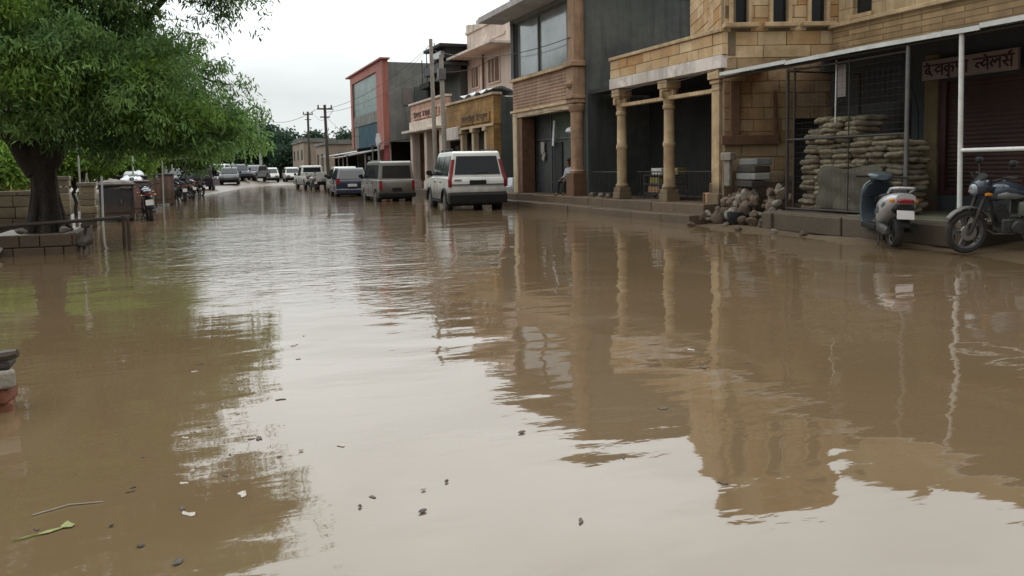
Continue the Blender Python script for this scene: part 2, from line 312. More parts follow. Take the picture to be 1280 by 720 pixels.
# ------------------------------------------------------------------ world, sun, camera
w = bpy.data.worlds.new('World'); scene.world = w; w.use_nodes = True
nt = w.node_tree; N = nt.nodes; L = nt.links
bg = N['Background']; bg.inputs[1].default_value = 0.1
sky = N.new('ShaderNodeTexSky'); sky.sky_type = 'NISHITA'; sky.sun_disc = False
SUN_EL, SUN_ROT = radians(58), radians(150)
sky.sun_elevation = SUN_EL; sky.sun_rotation = SUN_ROT; sky.dust_density = 4
tc = N.new('ShaderNodeTexCoord'); sp = N.new('ShaderNodeSeparateXYZ'); L.new(tc.outputs['Generated'], sp.inputs[0])
def wmath(op, a, b=0.0, clamp=False):
    x = N.new('ShaderNodeMath'); x.operation = op; x.use_clamp = clamp
    for s_, v_ in zip(x.inputs, (a, b)):
        if isinstance(v_, (int, float)): s_.default_value = v_
        else: L.new(v_, s_)
    return x.outputs[0]
el = wmath('MAXIMUM', sp.outputs['Z'], 0.0)
lum = wmath('MULTIPLY', wmath('MINIMUM', wmath('ADD', 0.58, wmath('MULTIPLY', wmath('MAXIMUM', wmath('SUBTRACT', el, 0.09), 0.0), 3.1)), 2.0), wmath('ADD', 0.78, wmath('MULTIPLY', sp.outputs['Y'], 0.52)))              # overcast: about three times brighter overhead than at the horizon
mp = N.new('ShaderNodeMapping'); mp.inputs['Scale'].default_value = (1, 1, 2.6); L.new(tc.outputs['Generated'], mp.inputs[0])
nz = N.new('ShaderNodeTexNoise'); nz.inputs['Scale'].default_value = 2.6; nz.inputs['Detail'].default_value = 6; nz.inputs['Roughness'].default_value = 0.5
L.new(mp.outputs[0], nz.inputs[0])
mr = N.new('ShaderNodeMapRange'); mr.inputs[1].default_value = 0.3; mr.inputs[2].default_value = 0.7; mr.inputs[3].default_value = 0.82; mr.inputs[4].default_value = 1.1
L.new(nz.outputs['Fac'], mr.inputs[0])
lum = wmath('MULTIPLY', wmath('MULTIPLY', lum, mr.outputs[0]), 10.0)
cc = N.new('ShaderNodeVectorMath'); cc.operation = 'SCALE'; cc.inputs[0].default_value = (0.955, 1.0, 0.995); L.new(lum, cc.inputs[3])
mx = N.new('ShaderNodeMix'); mx.data_type = 'RGBA'; mx.inputs[0].default_value = 0.93
L.new(sky.outputs[0], mx.inputs[6]); L.new(cc.outputs[0], mx.inputs[7]); L.new(mx.outputs[2], bg.inputs[0])

sl = bpy.data.lights.new('sun', 'SUN'); sl.energy = 0.5; sl.angle = radians(40); sl.color = (1, 0.96, 0.9)
so = bpy.data.objects.new('sun', sl); COL.objects.link(so)
so.rotation_euler = (pi / 2 - SUN_EL, 0, pi - SUN_ROT)

cam = bpy.data.cameras.new('camera'); co = bpy.data.objects.new('camera', cam); COL.objects.link(co); scene.camera = co
yaw, pit, roll = radians(21.8), radians(4.5), radians(1.0)
F = Vector((sin(yaw) * cos(pit), cos(yaw) * cos(pit), -sin(pit))); R = Vector((cos(yaw), -sin(yaw), 0)); U = R.cross(F)
R2 = R * cos(roll) - U * sin(roll); U2 = U * cos(roll) + R * sin(roll)
co.matrix_world = Matrix(((R2.x, U2.x, -F.x, 0), (R2.y, U2.y, -F.y, 0), (R2.z, U2.z, -F.z, 1.3), (0, 0, 0, 1)))
cam.sensor_width = 36; cam.lens = 36 * 1000 / 1280; cam.shift_y = -72 / 1280; cam.clip_start = 0.05; cam.clip_end = 3000
vs = scene.view_settings; vs.view_transform = 'Standard'; vs.look = 'None'; vs.exposure = 0.36; vs.gamma = 1; vs.use_curve_mapping = False

# ------------------------------------------------------------------ ground and water
def gheight(x, y):
    h = -0.22
    def ss(a, b, t):
        t = min(1, max(0, (t - a) / (b - a))); return t * t * (3 - 2 * t)
    if y < 40: h += 0.29 * ss(8.9, 10.2, x - 0.02 * (y - 10)) * (1 - ss(13.5, 17, y))         # muddy verge at the shops on the right
    h += 0.05 * sin(x * 2.1 + y * 0.7) * sin(y * 1.3) * (1 if x > 8.8 else 0.3)
    h += 0.36 * ss(-2.6, -4.6, x) * (1 - ss(40, 60, y))                                        # left verge
    d = (1.4 + (y - 49) * 0.155) if y > 46 else -2
    h += 0.42 * ss(0.4, -1.6, x - d) * ss(46, 52, y)                                           # mud bank beyond the flood
    h += 0.40 * ss(72, 84, y)
    h += 0.4 * ss(13, 18, x)
    return h
xs_ = [-600, -200, -80, -40, -25] + list(np.arange(-16, 20.01, 0.5)) + [25, 40, 80, 200, 600]
ys_ = [-300, -60, -20, -8, -3] + list(np.arange(0, 30, 0.5)) + list(np.arange(30, 112, 1.5)) + [130, 180, 300, 700]
vv = [(float(x), float(y), gheight(float(x), float(y))) for x in xs_ for y in ys_]
ny = len(ys_)
ff = [(i * ny + j, (i + 1) * ny + j, (i + 1) * ny + j + 1, i * ny + j + 1) for i in range(len(xs_) - 1) for j in range(ny - 1)]
tag(MB().add(vv, ff, 0.5, True).build('ground', M['mud'], smooth_angle=180), kind='structure')

wm = bpy.data.materials.new('muddy_flood_water'); wm.use_nodes = True
nt = wm.node_tree; N = nt.nodes; L = nt.links; b = N['Principled BSDF']
b.inputs['Roughness'].default_value = 0.035; b.inputs['IOR'].default_value = 1.5; b.inputs['Specular IOR Level'].default_value = 0.9
tc = N.new('ShaderNodeTexCoord')
def wn(scale, det=3, sx=1, sy=1, rot=0, dist=0):
    mp = N.new('ShaderNodeMapping'); mp.inputs['Scale'].default_value = (sx, sy, 1); mp.inputs['Rotation'].default_value = (0, 0, rot)
    L.new(tc.outputs['Object'], mp.inputs[0]); n = N.new('ShaderNodeTexNoise'); n.inputs['Scale'].default_value = scale; n.inputs['Detail'].default_value = det
    n.inputs['Distortion'].default_value = dist
    L.new(mp.outputs[0], n.inputs[0]); return n.outputs['Fac']
def mth(op, a, b_=0.0, c=None):
    x = N.new('ShaderNodeMath'); x.operation = op
    for s_, v_ in zip(x.inputs, (a, b_) if c is None else (a, b_, c)):
        if isinstance(v_, (int, float)): s_.default_value = v_
        else: L.new(v_, s_)
    return x.outputs[0]
def mrange(f, a, b_, lo=0.0, hi=1.0):
    r = N.new('ShaderNodeMapRange'); r.interpolation_type = 'SMOOTHSTEP'
    for i_, v_ in enumerate((a, b_, lo, hi)): r.inputs[i_ + 1].default_value = v_
    L.new(f, r.inputs[0]); return r.outputs[0]
mc = N.new('ShaderNodeMix'); mc.data_type = 'RGBA'; mc.inputs[6].default_value = (0.128, 0.086, 0.046, 1); mc.inputs[7].default_value = (0.150, 0.102, 0.060, 1)
L.new(mrange(wn(0.16, 4), 0.35, 0.65), mc.inputs[0])
scum = mth('MULTIPLY', mrange(wn(0.9, 7, 1.0, 0.35, 0.5, 1.2), 0.56, 0.74), 0.55)      # streaks of silt and film drifting on the surface
ms_ = N.new('ShaderNodeMix'); ms_.data_type = 'RGBA'; L.new(scum, ms_.inputs[0]); L.new(mc.outputs[2], ms_.inputs[6]); ms_.inputs[7].default_value = (0.185, 0.135, 0.085, 1); L.new(ms_.outputs[2], b.inputs['Base Color'])
L.new(mth('ADD', 0.03, mth('MULTIPLY', scum, 0.09)), b.inputs['Roughness'])
sx = N.new('ShaderNodeSeparateXYZ'); L.new(tc.outputs['Object'], sx.inputs[0])
# the wind ruffles the open middle of the street; the water along the shops and close to us lies nearly still
dx = mth('DIVIDE', mth('SUBTRACT', sx.outputs['X'], 1.4), 2.9); dy = mth('DIVIDE', mth('SUBTRACT', sx.outputs['Y'], 17.0), 9.5)
patch = mrange(mth('ADD', mth('ADD', mth('MULTIPLY', dx, dx), mth('MULTIPLY', dy, dy)), mth('MULTIPLY', wn(0.8, 3), 0.8)), 0.5, 1.7, 1.0, 0.0)
far = mrange(sx.outputs['Y'], 6.0, 34.0, 0.0, 0.2)
ruf = mth('ADD', mth('MAXIMUM', patch, far), 0.05)
h1 = mth('MULTIPLY', wn(0.55, 2, 1, 1.5, 0.4, 0.4), 0.022)
h2 = mth('MULTIPLY', wn(2.1, 2, 0.8, 1.6, 0.35, 0.3), 0.0034)
h3 = mth('MULTIPLY', mth('MULTIPLY', wn(4.6, 3, 0.7, 1.5, 0.3, 0.5), 0.020), ruf)
h4 = mth('MULTIPLY', mth('MULTIPLY', wn(13, 2, 0.8, 1.3, 0.3, 0.3), 0.004), ruf)
hh = mth('ADD', mth('ADD', h1, h2), mth('ADD', h3, h4))
bp = N.new('ShaderNodeBump'); bp.inputs['Strength'].default_value = 1; bp.inputs['Distance'].default_value = 1
L.new(hh, bp.inputs['Height']); L.new(bp.outputs[0], b.inputs['Normal'])
tag(MB().add([(-200, -40, 0), (200, -40, 0), (200, 200, 0), (-200, 200, 0)], [(0, 1, 2, 3)], 0.5).build('water', wm), kind='structure')

# ------------------------------------------------------------------ lettering in an Indian script, drawn as strokes
GL = {
 'de': (0.95, [[(.5, 1), (.5, .72), (.2, .62), (.15, .35), (.42, .24), (.62, .42), (.45, .5)], [(.55, .32), (.78, .05)], [(.5, 1), (.2, 1.28)]]),
 'va': (0.95, [[(.8, 1), (.8, 0)], [(.8, .76), (.4, .8), (.15, .55), (.35, .3), (.8, .46)]]),
 'kr': (1.05, [[(.5, 1), (.5, 0)], [(.5, .72), (.2, .75), (.08, .5), (.28, .33), (.5, .5)], [(.5, .65), (.8, .72), (.92, .5), (.82, .22)], [(.5, 0), (.35, -.14), (.55, -.24)]]),
 'paa': (1.15, [[(.15, 1), (.15, .62), (.4, .45), (.75, .5)], [(.75, 1), (.75, 0)], [(1.05, 1), (1.05, 0)]]),
 'jve': (1.35, [[(.6, .62), (.3, .62), (.18, .4), (.4, .22)], [(.6, .62), (.7, .45)], [(1.2, 1), (1.2, 0)], [(1.2, .76), (.9, .8), (.7, .55), (.85, .3), (1.2, .46)], [(1.2, 1), (.9, 1.3)]]),
 'la': (1.0, [[(.88, 1), (.88, 0)], [(.88, .6), (.65, .76), (.48, .5), (.28, .76), (.1, .45), (.26, .18)]]),
 'sa': (1.0, [[(.25, 1), (.45, .8), (.4, .55), (.15, .5), (.55, .05)], [(.3, .5), (.82, .5)], [(.82, 1), (.82, 0)], [(.82, 1), (.6, 1.2), (.85, 1.34)]]),
 ' ': (0.55, [])}
def lettering(text, p0, u, n, height, width, stroke):
    mb = MB(); p0, u, n = Vector(p0), Vector(u).normalized(), Vector(n).normalized(); up = Vector((0, 0, 1))
    tot = sum(GL[g][0] for g in text); k = width / tot; a = 0; run = 0
    def seg(q, r, d=0.0):
        q = p0 + u * q[0] * k + up * q[1] * height; r = p0 + u * r[0] * k + up * r[1] * height
        t = (r - q).normalized(); mb.obox((q + r) / 2 + n * d, t, n, t.cross(n), (r - q).length / 2 + stroke * 0.4, 0.004, stroke / 2, 0.5)
    for g in text + [' ']:
        gw, ls = GL[g]
        for li, l in enumerate(ls):
            for q, r in zip(l, l[1:]): seg((q[0] + a, q[1]), (r[0] + a, r[1]), li * 0.0008)
        if g == ' ':
            if a > run: seg((run, 1), (a, 1), 0.005)
            run = a + gw
        a += gw
    return mb

# ================================================================== RIGHT SIDE OF THE STREET
UY = (0, 1, 0); NX = (-1, 0, 0)
def column_mb(x, y, z0, z1, r, n=16):
    H = z1 - z0
    mb = MB()
    mb.rbox((x, y, z0 + 0.09), (r * 2.7, r * 2.7, 0.18)); mb.rbox((x, y, z0 + 0.24), (r * 2.4, r * 2.4, 0.12))
    mb.lathe((x, y, z0), [(r * 1.25, 0.30), (r * 1.32, 0.36), (r * 1.02, 0.42), (r, 0.5), (r * 0.97, H * 0.45), (r * 1.12, H * 0.46), (r * 1.12, H * 0.485), (r * 0.94, H * 0.50), (r * 0.9, H * 0.76),
                             (r * 1.1, H * 0.765), (r * 1.12, H * 0.79), (r * 0.95, H * 0.80), (r * 1.05, H * 0.84), (r * 1.32, H * 0.885), (r * 1.35, H * 0.90), (r * 1.0, H * 0.91), (r * 1.05, H * 0.94)], n)
    mb.rbox((x, y, z0 + H * 0.965), (r * 2.9, r * 2.9, H * 0.07)); mb.rbox((x, y, z0 + H * 0.925), (r * 2.4, r * 2.4, H * 0.03))
    for k in range(4):                              # little brackets under the capital
        a = k * pi / 2
        mb.rbox((x + cos(a) * r * 1.3, y + sin(a) * r * 1.3, z0 + H * 0.885), (r * 0.9 if k % 2 == 0 else r * 0.7, r * 0.7 if k % 2 == 0 else r * 0.9, H * 0.06))
    return mb
def pillar_mb(x, y, z0, z1, a):
    mb = MB(); mb.rbox((x, y, z0 + 0.12), (a * 1.5, a * 1.5, 0.24)); mb.rbox((x, y, (z0 + z1) / 2), (a, a, z1 - z0 - 0.3))
    mb.rbox((x, y, z1 - 0.26), (a * 1.25, a * 1.25, 0.07)); mb.rbox((x, y, z1 - 0.1), (a * 1.5, a * 1.5, 0.2)); mb.rbox((x, y, z1 - 0.42), (a * 1.12, a * 1.12, 0.06))
    return mb

# ---- shared front steps (muddy stone) as a thing of slabs
T = thing('stone_steps', 'two long muddy stone steps leading up to the columned shops', 'steps', (10.2, 20.5, 0))
mb = MB(); y = 14.62
while y < 26.9:
    b_ = min(y + random.uniform(0.9, 1.7), 27.0); mb.box(9.98 + random.uniform(0, .03), 10.42, y + .004, b_ - .004, -0.25, 0.19 + random.uniform(-.012, .012)); y = b_
mb.build('lower_step', M['step'], T, bevel=0.015)
mb = MB(); y = 14.64
while y < 26.9:
    b_ = min(y + random.uniform(0.8, 1.6), 27.0); mb.box(10.36 + random.uniform(0, .03), 11.3, y + .004, b_ - .004, -0.2, 0.41 + random.uniform(-.01, .012)); y = b_
mb.build('upper_step', M['step'], T, bevel=0.015)
T2 = tag(MB().box(11.3, 17, 14.3, 27.0, -0.2, 0.402).build('shop_floor_slab', M['plinth']), 'dark floor slab inside the columned shops behind the stone steps', 'floor slab')

# ---- sandstone shop with portico and bay
B = thing('sandstone_shop', 'tan sandstone shop with three columned portico and windowed bay above', 'building', (12, 16, 0))
BA, BB = Vector((10.72, 14.40, 0)), Vector((13.07, 13.51, 0)); bu = (BB - BA).normalized(); bn = Vector((bu.y, -bu.x, 0)); BL = (BB - BA).length
foot = [(10.78, 14.47), (13.05, 13.62), (13.05, 18.4), (12.6, 18.4), (11.55, 16.1)]
mb = MB(); n_ = len(foot)
wins = [(0.10, 0.56, 4.27, 5.75), (0.95, 1.41, 4.27, 5.75), (1.77, 2.23, 4.27, 5.75)]
# backing walls behind the blocks: left open as a shell with reveals
def shell(mb, p, q, z0, z1, holes, th=0.22):
    u = (q - p).normalized(); n = Vector((u.y, -u.x, 0)); Ln = (q - p).length
    cuts = sorted({0, Ln} | {h for H in holes for h in H[:2]}); zc = sorted({z0, z1} | {h for H in holes for h in H[2:4]})
    for a, b_ in zip(cuts, cuts[1:]):
        for c, d in zip(zc, zc[1:]):
            if any(a >= H[0] - 1e-4 and b_ <= H[1] + 1e-4 and c >= H[2] - 1e-4 and d <= H[3] + 1e-4 for H in holes): continue
            cen = p + u * ((a + b_) / 2) - n * (th / 2 + 0.02); cen.z = (c + d) / 2
            mb.obox(cen, u, n, (0, 0, 1), (b_ - a) / 2, th / 2, (d - c) / 2, 0.5)
A2 = Vector((11.55, 16.1, 0)); 
doorh = [(1.55, 2.1, 0.4, 2.25)]
shell(mb, BA, BB, 0.0, 6.5, wins + doorh); shell(mb, A2, BA, 3.6, 6.5, []); shell(mb, Vector((12.6, 18.4, 0)), A2, 3.6, 6.5, [])
mb.box(10.9, 16, 14.6, 19.3, 3.52, 3.60, 0.5)
mb.build('wall_core', M['mortar'], B)
mb = MB()
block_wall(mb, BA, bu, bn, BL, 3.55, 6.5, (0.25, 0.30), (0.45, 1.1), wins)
block_wall(mb, A2, (BA - A2), Vector(((BA - A2).normalized().y, -(BA - A2).normalized().x, 0)), (BA - A2).length, 3.62, 6.5, (0.25, 0.30), (0.45, 1.0))
block_wall(mb, (12.6, 18.4, 0), (A2 - Vector((12.6, 18.4, 0))), (-0.91, 0.41, 0), (A2 - Vector((12.6, 18.4, 0))).length, 3.62, 6.5, (0.25, 0.30), (0.45, 1.0))
mb.build('bay_wall', M['stone'], B, bevel=0.006)
mb = MB(); block_wall(mb, BA, bu, bn, BL, 0.3, 3.549, (0.25, 0.32), (0.45, 1.1), doorh); mb.build('lower_wall', M['stone_shaded'], B, bevel=0.006)
for (a, b_, z0, z1) in wins:
    fr = MB(); c0 = BA + bu * ((a + b_) / 2)
    for s_, wdt in ((a + 0.03, 0.035), (b_ - 0.03, 0.035)):
        c = BA + bu * s_ + bn * 0.02; c.z = (z0 + z1) / 2; fr.obox(c, bu, bn, (0, 0, 1), wdt, 0.09, (z1 - z0) / 2 + 0.02)
    c = c0 + bn * 0.03; c.z = z1 + 0.04; fr.obox(c, bu, bn, (0, 0, 1), (b_ - a) / 2 + 0.06, 0.09, 0.05)
    W = fr.build('window', M['carved'], B, bevel=0.008)
    g = MB(); c = c0 - bn * 0.10; c.z = (z0 + z1) / 2; g.obox(c, bu, bn, (0, 0, 1), (b_ - a) / 2 - 0.06, 0.012, (z1 - z0) / 2 - 0.01); 
    for zz in (0.33, 0.66): 
        c = c0 - bn * 0.08; c.z = z0 + (z1 - z0) * zz
    g.build('pane', M['glass'], W)
    sl_ = MB(); c = c0 + bn * 0.06; c.z = z0 - 0.045; sl_.obox(c, bu, bn, (0, 0, 1), (b_ - a) / 2 + 0.13, 0.13, 0.045); sl_.build('sill', M['carved'], W, bevel=0.01)
# reddish wooden boarding and rail on the lower wall
mb = MB(); c = BA + bu * 0.55 + bn * 0.06; c.z = 1.80; mb.obox(c, bu, bn, (0, 0, 1), 0.62, 0.05, 0.10)
c = BA + bu * 0.22 + bn * 0.05; c.z = 2.45; mb.obox(c, bu, bn, (0, 0, 1), 0.10, 0.04, 0.60); c = BA + bu * 1.1 + bn * 0.05; c.z = 2.35; mb.obox(c, bu, bn, (0, 0, 1), 0.03, 0.03, 0.5)
mb.build('timber_rail', M['wood'], B, bevel=0.01)
dg = MB(); c = BA + bu * 1.82 - bn * 0.15; c.z = 1.33; dg.obox(c, bu, bn, (0, 0, 1), 0.27, 0.02, 0.92); dg.build('door', M['dark_in'], B)
# parapet and band of the portico
mb = MB(); block_wall(mb, (10.65, 14.36, 0), UY, NX, 4.92, 3.625, 4.10, (0.22, 0.25), (0.35, 0.8)); block_wall(mb, (10.66, 14.345, 0), (1, 0, 0), (0, -1, 0), 0.12, 3.625, 4.10, (0.22, 0.25), (0.3, 0.5), thick=0.1)
mb.build('parapet', M['stone'], B, bevel=0.006)
mb = MB(); mb.box(10.60, 10.93, 14.34, 19.3, 4.102, 4.185); mb.build('coping', M['carved'], B, bevel=0.012)
mb = MB(); mb.box(10.67, 10.9, 14.40, 19.28, 3.60, 4.1, 0.5); mb.build('parapet_core', M['mortar'], B)
mb = MB(); mb.box(10.62, 10.95, 14.37, 19.3, 3.345, 3.62); mb.build('white_band', M['white_band'], B, bevel=0.01)
mb = MB(); mb.box(10.76, 10.92, 14.8, 19.1, 2.86, 2.95); mb.build('lintel', M['carved'], B, bevel=0.01)
for (cy, kind) in ((19.05, 'r'), (16.75, 'r'), (14.72, 's')):
    (column_mb(10.86, cy, 0.41, 3.34, 0.138) if kind == 'r' else pillar_mb(10.86, cy, 0.41, 3.34, 0.27)).build('column', M['carved'], B, bevel=0.01)
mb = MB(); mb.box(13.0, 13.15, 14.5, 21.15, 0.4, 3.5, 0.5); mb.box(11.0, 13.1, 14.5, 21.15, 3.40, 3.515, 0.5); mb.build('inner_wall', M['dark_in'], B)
mb = MB(); mb.box(12.90, 12.99, 15.2, 16.7, 0.42, 2.35); mb.build('inner_door', M['cement'], B, bevel=0.01)
mb = MB(); mb.box(12.72, 12.80, 14.95, 17.2, 2.48, 3.05); bd = mb.build('hanging_board', M['paper'], B)
lettering(['la', 'de', 'va', ' ', 'kr', 'sa'], (12.71, 16.9, 2.62), (0, -1, 0), NX, 0.26, 1.6, 0.035).build('lettering', M['letters_dark'], bd)

# ---- cement party wall return and railing beside the portico
def iron_rail(name, label, x, y0, y1, z0, z1, step=0.14):
    T = thing(name, label, 'railing', (x, (y0 + y1) / 2, z0)); mb = MB()
    mb.tube([(x, y0, z1), (x, y1, z1)], 0.018, 6); mb.tube([(x, y0, z0 + 0.12), (x, y1, z0 + 0.12)], 0.012, 6); mb.build('rail', M['black_metal'], T)
    mb = MB(); y = y0
    while y <= y1 + 0.01: mb.tube([(x, y, z0), (x, y, z1)], 0.009, 5); y += step
    mb.build('balusters', M['black_metal'], T)
iron_rail('iron_railing', 'thin black iron railing between the round columns of the portico', 11.25, 14.95, 18.9, 0.405, 1.12)
iron_rail('iron_railing', 'dark iron railing against the bare grey cement wall', 11.0, 19.35, 21.0, 0.405, 1.12)

# ---- tall grey building with big glazing
B = thing('tall_grey_building', 'tall building with grey cement side wall and large upper shop window', 'building', (12, 24, 0))
mb = MB(); mb.box(10.95, 22, 21.2, 21.45, -0.2, 7.4, .5); mb.box(10.95, 22, 26.42, 26.62, -0.2, 7.4, .5); mb.box(10.9, 22, 21.2, 26.62, 7.38, 7.5, .5); mb.box(21.8, 22, 21.45, 26.42, 0, 7.38, .5)
mb.build('side_wall', M['cement'], B)
mb = MB(); mb.box(10.95, 21.9, 21.175, 21.21, 6.35, 6.62)
mb.build('wall_patch', M['cement_light'], B)
mb = MB(); mb.box(10.72, 10.95, 21.4, 26.5, 3.27, 4.27); mb.build('brown_band', M['brown_slats'], B)
mb = MB(); mb.box(10.62, 10.98, 21.9, 26.55, 4.27, 4.37); mb.box(10.62, 10.98, 21.9, 26.55, 3.19, 3.27); mb.build('ledge', M['carved'], B, bevel=0.01)
mb = MB(); mb.box(10.68, 10.95, 21.9, 26.1, 3.02, 3.19); mb.build('lintel', M['cream_trim'], B, bevel=0.01)
mb = MB(); mb.box(10.66, 11.0, 26.05, 26.42, 0.41, 3.19); mb.build('pilaster', M['cream_trim'], B, bevel=0.01)
mb = MB(); mb.box(10.72, 11.2, 25.72, 26.045, 0.41, 3.0); mb.build('jamb', M['wood'], B, bevel=0.01)
mb = MB(); 
mb.rbox((10.8, 21.62, 0.75), (0.52, 0.52, 0.7)); mb.build('column_base', M['wood'], B, bevel=0.015)
mb = MB(); mb.lathe((10.8, 21.62, 0), [(0.22, 1.1), (0.235, 1.16), (0.2, 1.2), (0.195, 2.9), (0.24, 2.95), (0.26, 3.12), (0.22, 3.16)], 18); mb.build('column', M['carved_pink'], B)
mb = MB(); mb.rbox((10.8, 21.62, 3.7), (0.46, 0.5, 1.05)); mb.rbox((10.78, 21.62, 3.35), (0.56, 0.56, 0.1)); mb.rbox((10.78, 21.62, 4.32), (0.6, 0.62, 0.16)); mb.lathe((10.62, 21.62, 3.72), [(0.04, -0.12), (0.16, -0.08), (0.19, 0.02), (0.10, 0.12), (0.03, 0.16)], 12)
mb.build('carved_bracket', M['carved_pink'], B, bevel=0.015)
mb = MB(); mb.rbox((10.82, 21.62, 5.9), (0.4, 0.44, 3.0)); mb.build('upper_pilaster', M['carved_pink'], B, bevel=0.012)
mb = MB(); mb.box(10.80, 10.84, 22.15, 26.2, 4.38, 6.26); gl = mb.build('shop_window', M['glass_pale'], B)
mb = MB()
for y in (22.12, 24.3, 26.2): mb.box(10.74, 10.88, y - .035, y + .035, 4.37, 6.27)
mb.box(10.745, 10.875, 22.155, 26.165, 6.22, 6.275); mb.box(10.745, 10.875, 22.155, 26.165, 4.37, 4.42); mb.build('window_frame', M['grey_metal'], gl)
mb = MB(); mb.box(10.66, 11.0, 26.24, 26.5, 4.37, 6.3); mb.build('dark_pier', M['slate_board'], B)
mb = MB(); mb.box(10.7, 10.95, 21.85, 26.62, 6.28, 7.38, .5); mb.build('upper_wall', M['cement_light'], B)
mb = MB(); mb.prism_x([(22.0, 6.42), (27.3, 6.42), (27.3, 6.62), (22.0, 6.62)], 9.75, 10.7); mb.build('canopy', M['canopy'], B, bevel=0.01)
mb = MB(); mb.box(14.0, 14.15, 21.45, 26.42, 0.4, 3.2, .5); mb.box(10.96, 14.0, 21.45, 26.42, 3.2, 3.26, .5); mb.build('inner_wall', M['cement'], B)
mb = MB(); mb.box(11.35, 11.39, 21.5, 26.0, 0.42, 3.15); gf = mb.build('added_glazed_front', M['glass_grey'], B)  # glass front added near the opening to brighten the unlit recess
mb = MB()
for y in (21.6, 23.2, 24.6, 25.9): mb.box(11.31, 11.41, y - .03, y + .03, .42, 3.15)
mb.box(11.305, 11.415, 21.62, 25.88, 2.2, 2.25); mb.build('added_glazing_bars', M['grey_metal'], gf)
mb = MB(); mb.box(11.3, 11.34, 23.75, 24.4, 0.42, 2.1); mb.build('inner_door', M['dark_in'], B)
# things hanging inside
mb = MB(); mb.obox((11.2, 24.15, 2.4), (0, 0.97, 0.2), (1, 0, 0), (0, -0.15, 0.98), 0.06, 0.015, 0.42); tag(mb.build('hanging_cloth', M['tarp_white'], bevel=0.005), 'narrow white cloth strip hanging in the open grey shop', 'cloth')
mb = MB(); mb.obox((11.27, 25.2, 1.95), (0, 1, 0), (1, 0, 0), (0, 0, 1), 0.13, 0.02, 0.2); mb.obox((11.27, 25.12, 1.66), (0, 0.9, 0.4), (1, 0, 0), (0, -0.4, 0.9), 0.09, 0.02, 0.14)
tag(mb.build('wall_notice', M['litter_pale']), 'crumpled pale notice on the left inside the open grey shop', 'notice')
mb = MB(); mb.lathe((11.1, 22.5, 2.38), [(0.05, 0.16), (0.2, 0.1), (0.24, 0), (0.2, -0.04)], 14); mb.tube([(11.1, 22.5, 2.5), (11.1, 22.5, 3.2)], 0.012, 5)
tag(mb.build('hanging_lamp', M['tarp_white']), 'white dome lamp hanging by the round column of the grey shop', 'lamp')

# ---- seated person beside the column
def skin_body(name, pts, edges, radii, colour, label, cat, subdiv=2, loc=(0, 0, 0), rz=0):
    me = bpy.data.meshes.new(name); me.from_pydata(pts, edges, []); o = bpy.data.objects.new(name, me); COL.objects.link(o)
    sk = o.modifiers.new('skin', 'SKIN'); 
    if not me.skin_vertices: me.attributes  # layer made with the modifier below
    bpy.context.view_layer.objects.active = o
    import bmesh
    bm = bmesh.new(); bm.from_mesh(me); lay = bm.verts.layers.skin.verify(); bm.verts.ensure_lookup_table()
    for i, v in enumerate(bm.verts):
        v[lay].radius = (radii[i], radii[i]) if not isinstance(radii[i], tuple) else radii[i]
        v[lay].use_root = (i == 0)
    bm.to_mesh(me); bm.free()
    ss = o.modifiers.new('sub', 'SUBSURF'); ss.levels = ss.render_levels = subdiv
    dg = bpy.context.evaluated_depsgraph_get(); ev = o.evaluated_get(dg)
    nm = bpy.data.meshes.new_from_object(ev); o.modifiers.clear(); o.data = nm
    mats = [M['skin'], M['shirt'], M['trousers'], M['hair']]
    nm.materials.clear()
    for m_ in mats: nm.materials.append(m_)
    for p in nm.polygons: p.material_index = colour(p.center); p.use_smooth = True
    o.location = loc; o.rotation_euler = (0, 0, rz)
    return tag(o, label, cat)
# local frame: facing +y, sitting with seat at z = 0.5
P = [(0, 0, .50), (0, .02, .68), (0, .05, .88), (0, .06, .98), (0, .09, 1.07), (0, .11, 1.17), (0, .10, 1.26),
     (.10, .06, .47), (.15, .42, .50), (.16, .44, .12), (.17, .52, .045), (.175, .62, .035),
     (-.10, .06, .47), (-.15, .42, .50), (-.16, .40, .12), (-.17, .48, .045), (-.175, .58, .035),
     (.18, .05, .90), (.24, .10, .66), (.14, .32, .58), (.11, .38, .57),
     (-.18, .05, .90), (-.24, .10, .66), (-.14, .32, .58), (-.11, .38, .57)]
E_ = [(0, 1), (1, 2), (2, 3), (3, 4), (4, 5), (5, 6), (0, 7), (7, 8), (8, 9), (9, 10), (10, 11), (0, 12), (12, 13), (13, 14), (14, 15), (15, 16),
      (2, 17), (17, 18), (18, 19), (19, 20), (2, 21), (21, 22), (22, 23), (23, 24)]
Rd = [.15, .14, .15, .07, .058, .095, .075, .09, .062, .045, .042, .03, .09, .062, .045, .042, .03, .065, .045, .034, .028, .065, .045, .034, .028]
def colr(c):
    if c.z > 1.19 and c.y < .16: return 3
    if c.z > .99: return 0
    if c.y > .27 and c.z > .52 and abs(c.x) < .22 and c.z < .68: return 0
    if c.z > .585 or (c.y < .2 and c.z > .5 and abs(c.x) > .17): return 1
    return 2 if c.z > .1 else 0
psn = skin_body('person', P, E_, Rd, colr, 'person in pale grey shirt sitting beside the round tan column', 'person', 2, (10.92, 22.32, 0.405), pi / 2 + 0.2)
mb = MB(); mb.lathe((0, .085, 1.22), [(.095, -.03), (.102, .02), (.085, .065), (.04, .09), (.01, .095)], 12); mb.build('hair', M['hair'], psn, local=True); psn.scale = (.9, .9, .88)
mb = MB(); mb.rbox((11.0, 22.3, .76), (.42, .42, .06)); 
for dx_ in (-.17, .17):
    for dy_ in (-.17, .17): mb.rbox((11.0 + dx_, 22.3 + dy_, .57), (.04, .04, .34))
